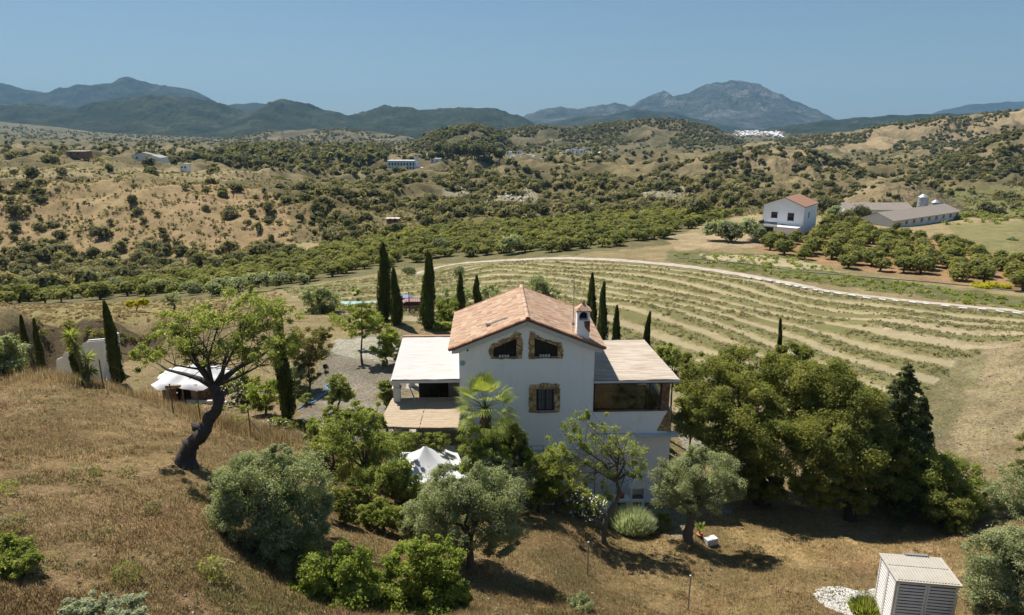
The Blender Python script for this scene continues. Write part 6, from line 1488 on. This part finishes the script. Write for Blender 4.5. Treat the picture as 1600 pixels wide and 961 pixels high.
for nm, pale, lb in (('evergreen_bush', False, 'dark evergreen oak bush among the scrub beyond the orchard'), ('olive_bush', True, 'pale grey green bush among the scrub beyond the orchard')):
    k = ind[bp[ind] == pale]; mts = [M['scrub_pale' if pale else 'scrub'], M['core']]
    singles(nm, b_hi, bx[k], by[k], bz_[k], bs[k], hb[k], mts, lb, 'bush', ('pale' if pale else 'dark')+' bushes on the middle slopes', 3)
    k = rest[(bp[rest] == pale) & (bd[rest] < 560)]; mass('scrub', b_mid, bx[k], by[k], bz_[k], bs[k], hb[k], mts, 'smaller %s scrub on the middle slopes' % ('pale' if pale else 'dark'), seed=4)
    k = rest[(bp[rest] == pale) & (bd[rest] >= 560)]; mass('scrub', b_lo, bx[k], by[k], bz_[k], bs[k], hb[k], mts, 'far %s scrub and woodland dots on the hills' % ('pale' if pale else 'dark'), seed=5)
# tall grove by the mansion
M['grove'] = m_leaf('grove_leaf', (.03, .038, .016), (.065, .072, .03), (.12, .12, .055), .2, .05)
gb = [blob(300+i, 10, 500, .3, 2.1, lob=.5, trunkh=.35) for i in range(4)]; gx1 = []; 
for px_, s_, r_ in ((684,660,7),(700,640,8),(716,650,9),(730,655,8),(742,640,8),(756,650,9),(768,645,8),(780,650,7),(708,665,9),(748,665,9),(693,625,5),(675,630,5)):
    p = gp(px_, s_); gx1.append((*p, r_))
G_ = np.array(gx1); singles('eucalyptus_tree', gb, G_[:, 0], G_[:, 1], G_[:, 2], G_[:, 3], np.full(len(G_), 1.0), [M['grove'], M['core'], M['bark']], 'tall full tree in the grove right of the blue and white mansion', 'tree', 'tall grove right of the mansion', 6)
# grey green willows beside the white farmhouse
wb = [blob(320+i, 9, 900, .17, 1.5, lob=.5) for i in range(3)]
for i, (px_, s_, r_) in enumerate(((1112,172,3.2),(1130,170,3.6),(1150,169,3.4),(1170,171,3.6),(1182,168,3.0))):
    p = gp(px_, s_); o = link('olive_tree', np_mesh('olive_tree', *wb[i % 3][:2], [M['olive'], M['core']], rnd=wb[i % 3][2], mat_idx=wb[i % 3][3]), None, p); o.scale = (r_, r_, r_*1.05); o.rotation_euler = (0, 0, i*1.3); tag(o, 'big grey green tree in the clump left of the white farmhouse', 'tree', 'tree clump left of the farmhouse')
for i, (px_, s_, r_, lb) in enumerate(((797,162,3.0,'pale round olive between the track and the orchard'),(690,175,2.6,'pale olive at the left end of the pale track'),(1300,205,3.6,'pale tree behind the farmhouse roof end'),(1318,200,3.0,'round tree between farmhouse and farm sheds'),(1345,222,3.5,'dark round tree in front of the rear farm shed'),(1400,190,1.8,'small tree at the left end of the long farm shed'),(1090,225,4.5,'dark tree left behind the white farmhouse'),(1290,228,5,'large dark tree behind the farmhouse'),(1475,232,3.,'bush behind the short silo'))):
    p = gp(px_, s_); o = link('tree', np_mesh('tree', *wb[i % 3][:2], [M['olive' if i < 3 else 'scrub'], M['core']], rnd=wb[i % 3][2], mat_idx=wb[i % 3][3]), None, p); o.scale = (r_, r_, r_); o.name = 'olive_tree' if i < 3 else 'oak_tree'; tag(o, lb, 'tree')
# olives on the terrace band beyond the slope (left valley edge)
k = 0
for px_, s_, r_ in ((20,150,2.6),(55,160,2.8),(100,150,2.5),(140,158,2.7),(175,140,2.4),(330,112,2.0),(350,118,2.2),(300,120,2.0),(375,112,2.2),(405,116,2.4),(435,120,2.2),(470,125,1.8),(250,135,2.0),(640,132,1.8),(720,128,1.6)):
    p = gp(px_, s_); o = link('olive_tree', np_mesh('olive_tree', *wb[k % 3][:2], [M['olive'], M['core']], rnd=wb[k % 3][2], mat_idx=wb[k % 3][3]), None, p); o.scale = (r_, r_, r_*.9); o.rotation_euler = (0, 0, k); k += 1; tag(o, 'grey green olive along the near edge of the orchard', 'tree', 'olives along the near edge of the orchard')
# hedge of low bushes along the canal, right plateau
def band(name, poly, s0, s1, n, sr, mat, label, bases, seed):
    r0 = np.random.RandomState(seed); u = r0.uniform(-1, 1, n*12); v = r0.uniform(math.log(s0), math.log(s1+30), n*12); y = np.exp(v)-20; x = u*(y+20); z = gz(x, y); a_, b_, c_ = project(x, y, z)
    m = in_poly(a_, b_, poly) & (c_ > s0) & (c_ < s1); x, y, z = x[m][:n], y[m][:n], z[m][:n]; mass(name, bases, x, y, z-.05, r0.uniform(*sr, len(x)), r0.uniform(.6, 1.1, len(x)), [M[mat], M['core']], label, seed=seed)
tuftb = [blob(400+i, 4, 34, .5, .8, core=False) for i in range(5)]
band('undergrowth', [(1040,395),(1230,400),(1330,430),(1640,478),(1640,492),(1440,466),(1250,440),(1090,414)], 95, 160, 900, (.3, .75), 'garden', 'low green growth between the track and the channel wall', tuftb, 8)
band('undergrowth', [(1480,330),(1640,325),(1640,350),(1480,352)], 180, 300, 260, (.8, 1.8), 'garden', 'green thicket on the flat right of the farm sheds', tuftb, 9)
band('undergrowth', [(-20,470),(240,462),(440,452),(440,500),(240,506),(0,522),(-20,522)], 64, 110, 1500, (.15, .4), 'dry', 'dry grass on the band above the earth bank', tuftb, 10)
# row crop tufts in the field
n = 60000; r0 = np.random.RandomState(5); x = r0.uniform(-45, 85, n); y = r0.uniform(44, 150, n); z = gz(x, y); a_, b_, c_ = project(x, y, z); f_ = PHI(x, y)
m = in_poly(a_, b_, FIELD) & (dist_road(x, y) > 2.6) & (np.cos(2*np.pi*f_)+r0.normal(size=n)*.35 < -.05) & (c_ > 50); m &= fbm(x/7, y/7, 3) > -.22
hx = (x-HX)*math.cos(HR)+(y-HY)*math.sin(HR); hy = -(x-HX)*math.sin(HR)+(y-HY)*math.cos(HR); m &= ~((hx > -9.5) & (hx < 10.5) & (hy < 10)); m &= (r0.rand(n) < .8)
x, y, z = x[m], y[m], z[m]; tb = [blob(420+i, 3, 16, .55, .7, core=False) for i in range(8)]
mass('crop_rows', tb, x, y, z, r0.uniform(.16, .45, len(x)), r0.uniform(.6, 1.0, len(x)), [M['tuft'], M['core']], 'low crop tufts growing in curved rows across the field', seed=6); print('tufts', len(x))
# grass on the dry slope: blades
def blades(name, X, Yy, h, wd, mat, label, per, seed, spread=.12, lean=.5):
    r0 = np.random.RandomState(seed); X = np.repeat(X, per)+r0.normal(size=len(X)*per)*spread; Yy = np.repeat(Yy, per)+r0.normal(size=len(Yy)*per)*spread; n = len(X); Zz = gz(X, Yy); h = np.repeat(h, per)*r0.uniform(.5, 1.25, n)
    b = np.stack([X, Yy, Zz-.03], 1); a = r0.rand(n)*6.28; d = np.stack([np.cos(a)*lean, np.sin(a)*lean, np.ones(n)], 1)*r0.uniform(.6, 1, (n, 1)); d = unit(d); s = np.stack([-np.sin(a), np.cos(a), np.zeros(n)], 1)*(wd*r0.uniform(.6, 1.4, n))[:, None]
    V = np.stack([b-s, b+s, b+d*h[:, None]], 1).reshape(-1, 3); return tag(link(name, np_mesh(name, V, np.arange(n*3).reshape(n, 3), M[mat], rnd=np.repeat(np.clip(r0.rand(n), 0, 1), 3))), label, kind='stuff')
r0 = np.random.RandomState(9); n = 150000; s_ = np.exp(r0.uniform(math.log(13), math.log(46), n)); X = r0.uniform(-.95, .95, n)*s_; Y_ = s_; Zz = gz(X, Y_); a_, b_, c_ = project(X, Y_, Zz)
inhouse = lambda X, Y_: (((X-HX) > -9) & ((X-HX) < 9.8) & (Y_ > HY-1.8)) | ((X > 4) & (X < 10.5) & (Y_ > 36.5))
m = (a_ > -60) & (a_ < 1660) & ~inhouse(X, Y_) & ~((X-15.5)**2/9+(Y_-24.3)**2/9 < 0) & (fbm(X/1.7, Y_/1.7, 3)+.5*fbm(X/6+3, Y_/6, 2) > -.16)
m &= ~(in_poly(a_, b_, [(455, 690), (470, 640), (520, 600), (620, 600), (640, 700)]) & (c_ > 38))
X, Y_ = X[m], Y_[m]; gm = (fbm(X/2.2+9, Y_/2.2, 3) > .34) | ((fbm(X/5+3, Y_/5, 2) > .38))
blades('dry_grass', X[~gm], Y_[~gm], r0.uniform(.07, .24, (~gm).sum()), .012, 'dry', 'short dry ochre grass covering the foreground slope', 4, 1, .13)
blades('green_grass', X[gm], Y_[gm], r0.uniform(.07, .22, gm.sum()), .013, 'greengrass', 'patches of green weeds in the dry grass', 4, 2, .10)
# tall straw along the fence line and bank
r0 = np.random.RandomState(12); L_ = np.array([pick(a, b, 20, 90)[:2] for a, b in ((30,590),(100,595),(160,606),(220,622),(271,640),(330,660),(392,682),(460,700))]); t = r0.rand(5200)*(len(L_)-1.001); i = t.astype(int); f_ = (t-i)[:, None]; Q_ = L_[i]*(1-f_)+L_[i+1]*f_+r0.normal(size=(len(t), 2))*np.array((.6, 1.1))
blades('tall_straw', Q_[:, 0], Q_[:, 1]+.8, r0.uniform(.3, .8, len(t)), .014, 'dry', 'tall pale straw growing along the wire fence', 3, 3, .08, .3)
# small weeds and green clumps on the slope
wl = ((150,742),(200,745),(130,752),(15,770),(20,830),(60,900),(200,905),(345,905),(240,800),(330,900),(90,880),(455,870),(700,940),(1060,930),(1420,840),(1330,945),(1350,935),(1180,870),(880,940))
tf = [blob(440+i, 1, 240, .20, .9, core=False, lob=.85) for i in range(4)]
for i, (a, b) in enumerate(wl):
    p = pick(a, b, 12, 60); r_ = .28+.28*((i*7) % 5)/5; o = link('weed', np_mesh('weed', *tf[i % 4][:2], [M['scrub_pale' if i % 3 else 'garden']], rnd=tf[i % 4][2]), None, p[:3]); o.scale = (r_, r_, r_); tag(o, 'low green weed clump on the dry slope', 'weed', 'green weed clumps on the slope')
# white pebbles by the shed
c_ = pick(1345, 940, 20, 50); n = 5200; r0 = np.random.RandomState(15); a = r0.rand(n)*6.28; r = r0.rand(n)**.6*(1+.25*np.sin(a*3)); X = c_[0]+.6+r*np.cos(a)*2.3; Y_ = c_[1]-1.2+r*np.sin(a)*3.0; Zz = gz(X, Y_)
oc = np.array([(1,0,0),(-1,0,0),(0,1,0),(0,-1,0),(0,0,1),(0,0,-1)], float); q_ = np.array([(0,2,4,3),(1,3,4,2),(0,3,5,2),(1,2,5,3)]); sz = r0.uniform(.03, .11, n)
V = (oc[None]*sz[:, None, None]*r0.uniform(.6, 1.3, (n, 6, 1))*np.array((1, 1, .6))+np.stack([X, Y_, Zz+.01], 1)[:, None]).reshape(-1, 3); Fc = (q_[None]+6*np.arange(n)[:, None, None]).reshape(-1, 4)
tag(link('white_pebbles', np_mesh('white_pebbles', V, Fc, M['whiterock'])), 'patch of white pebbles beside the louvred shed', kind='stuff')
# pale boulders on the cliffs of the valley and loose stones by the villa
M['soilclod'] = m_plain('soil_clods', (.22, .17, .11), .95, .25, 2)
def rocks(name, poly, s0, s1, n, sr, mat, label, seed):
    r0 = np.random.RandomState(seed); u = r0.uniform(-1, 1, n*30); v = r0.uniform(math.log(s0), math.log(s1+30), n*30); y = np.exp(v)-20; x = u*(y+20); z = gz(x, y); a_, b_, c_ = project(x, y, z)
    m = in_poly(a_, b_, poly) & (c_ > s0) & (c_ < s1); x, y, z = x[m][:n], y[m][:n], z[m][:n]; k = len(x); sz = r0.uniform(*sr, k)
    V = (oc[None]*sz[:, None, None]*r0.uniform(.5, 1.4, (k, 6, 1))*np.array((1, 1, .75))+np.stack([x, y, z], 1)[:, None]).reshape(-1, 3); Fc = (q_[None]+6*np.arange(k)[:, None, None]).reshape(-1, 4)
    tag(link(name, np_mesh(name, V, Fc, M[mat])), label, kind='stuff')
rocks('boulders', [(700,295),(730,285),(800,290),(830,300),(815,330),(770,338),(720,325)], 260, 440, 420, (.5, 2.0), 'rock', 'pale broken rocks on the cliff in the scrub', 1)
rocks('boulders', [(985,290),(1050,288),(1062,315),(1020,325),(990,312)], 260, 440, 260, (.4, 1.6), 'rock', 'pale broken rocks on the slope left of the farmhouse', 2)
rocks('stones', [(800,780),(850,785),(880,800),(850,806),(800,792)], 34, 46, 60, (.06, .2), 'whiterock', 'white stones edging the garden above the slope', 3)
rocks('stones', [(1400,560),(1520,520),(1600,530),(1600,720),(1500,760),(1440,700)], 40, 80, 260, (.03, .12), 'concrete', 'small stones on the dirt slope at the right', 4)

# lush undergrowth in the garden, round the shelter and at the foot of the bank
fineb = [blob(460+i, 5, 150, .26, 1.0, core=False) for i in range(6)]
def band2(name, poly, s0, s1, n, sr, mat, label, seed, ht=(.6, 1.2)):
    r0 = np.random.RandomState(seed); u = r0.uniform(-1, 1, n*14); v = r0.uniform(math.log(s0), math.log(s1+30), n*14); y = np.exp(v)-20; x = u*(y+20); z = gz(x, y); a_, b_, c_ = project(x, y, z)
    m = in_poly(a_, b_, poly) & (c_ > s0) & (c_ < s1) & (fbm(x/3, y/3, 2) > -.15); x, y, z = x[m][:n], y[m][:n], z[m][:n]; k = len(x); mass(name, fineb, x, y, z-.05, r0.uniform(*sr, k), r0.uniform(*ht, k), [M[mat], M['core']], label, seed=seed)
band2('undergrowth', [(200,590),(260,575),(350,590),(440,620),(455,700),(400,700),(330,660),(240,625)], 41, 60, 120, (.2, .6), 'garden', 'low garden growth round the shelter and below the slope', 21)
band2('undergrowth', [(-20,510),(80,505),(250,505),(330,520),(330,560),(240,560),(90,560),(-20,580)], 55, 72, 520, (.25, .85), 'pepper', 'dry bushes on the earth bank behind the stepped wall', 22)
band2('undergrowth', [(400,690),(470,700),(560,720),(650,760),(640,800),(540,800),(470,750)], 33, 44, 90, (.25, .6), 'garden', 'shady undergrowth between the slope trees', 23)
band2('undergrowth', [(640,740),(820,745),(900,780),(890,815),(820,800),(700,790)], 33, 42, 110, (.2, .55), 'garden', 'garden plants in front of the villa', 24)
band2('undergrowth', [(430,460),(520,455),(640,500),(640,520),(520,520),(440,505)], 60, 100, 110, (.3, .9), 'garden', 'low bushes behind the gravel yard', 25)
band2('undergrowth', [(1000,545),(1080,560),(1100,640),(1060,640),(1030,600)], 46, 75, 60, (.3, .8), 'garden', 'weedy growth beside the right porch', 26)
band2('undergrowth', [(1400,700),(1520,700),(1620,760),(1620,840),(1500,850),(1430,800)], 38, 52, 90, (.2, .6), 'olive', 'low scrub at the foot of the dirt slope', 27)

# small dry shrubs and tussocks on the brown hill and far slopes
def dots(n, s0, s1, sr, thr, mats, label, seed, nsc, poly=None):
    r0 = np.random.RandomState(seed); u = r0.uniform(-.95, .95, n); v = r0.uniform(math.log(s0), math.log(s1), n); y = np.exp(v)-20; x = u*(y+20); z = gz(x, y); a_, b_, c_ = project(x, y, z)
    m = (fbm(x/nsc, y/nsc, 3) > thr) & ~in_poly(a_, b_, OLEFT) & ~in_poly(a_, b_, ORIGHT) & ~(in_poly(a_, b_, [(1040,360),(1180,300),(1700,320),(1700,500),(1040,420)]) & (c_ < 215)) & (c_ > s0) & (a_ > -40) & (a_ < 1640)
    x, y, z = x[m], y[m], z[m]; k = len(x); mass('tussocks', dotb, x, y, z-.05, r0.uniform(*sr, k), r0.uniform(.7, 1.2, k), mats, label, seed=seed)
dotb = [blob(480+i, 4, 22, .6, 1.0, core=False) for i in range(6)]
dots(16000, 228, 420, (.3, 1.1), -.1, [M['scrub'], M['core']], 'small dark shrubs dotting the brown slopes', 31, 14)
dots(14000, 228, 520, (.3, 1.2), -.05, [M['scrub_pale'], M['core']], 'small pale tussocks dotting the brown slopes', 32, 22)

# taller tussocks, dead weeds and loose stones that break up the dry slope
r0 = np.random.RandomState(51); n = 5200; s_ = np.exp(r0.uniform(math.log(14), math.log(44), n)); X = r0.uniform(-.9, .9, n)*s_; a_, b_, c_ = project(X, s_, gz(X, s_)); m = (fbm(X/3+7, s_/3, 3) > .02) & ~inhouse(X, s_) & (a_ > -40) & (a_ < 1640); X, Y_ = X[m], s_[m]
tus = [blob(500+i, 3, 40, .34, .8, core=False) for i in range(6)]
k = r0.rand(len(X)) < .45
mass('tussocks', tus, X[k], Y_[k], gz(X[k], Y_[k])-.03, r0.uniform(.07, .2, k.sum()), r0.uniform(.6, 1.1, k.sum()), [M['tuft'], M['core']], 'yellowish weed tussocks on the foreground slope', seed=52)
mass('tussocks', tus, X[~k], Y_[~k], gz(X[~k], Y_[~k])-.03, r0.uniform(.06, .16, (~k).sum()), r0.uniform(.5, 1.0, (~k).sum()), [m_grass('dead_weed', (.06, .04, .022), (.14, .09, .05), (.26, .18, .1)), M['core']], 'brown dead weeds on the foreground slope', seed=53)
rocks('stones', [(0,600),(300,700),(500,800),(800,860),(1300,860),(1450,930),(1400,961),(0,961)], 15, 46, 420, (.02, .07), 'rock', 'small stones scattered on the dry slope', 5)
rocks('clods', [(1440,600),(1540,540),(1620,520),(1620,740),(1500,720)], 40, 82, 1600, (.03, .11), 'soilclod', 'dry soil clods on the eroded bank at the right', 6)
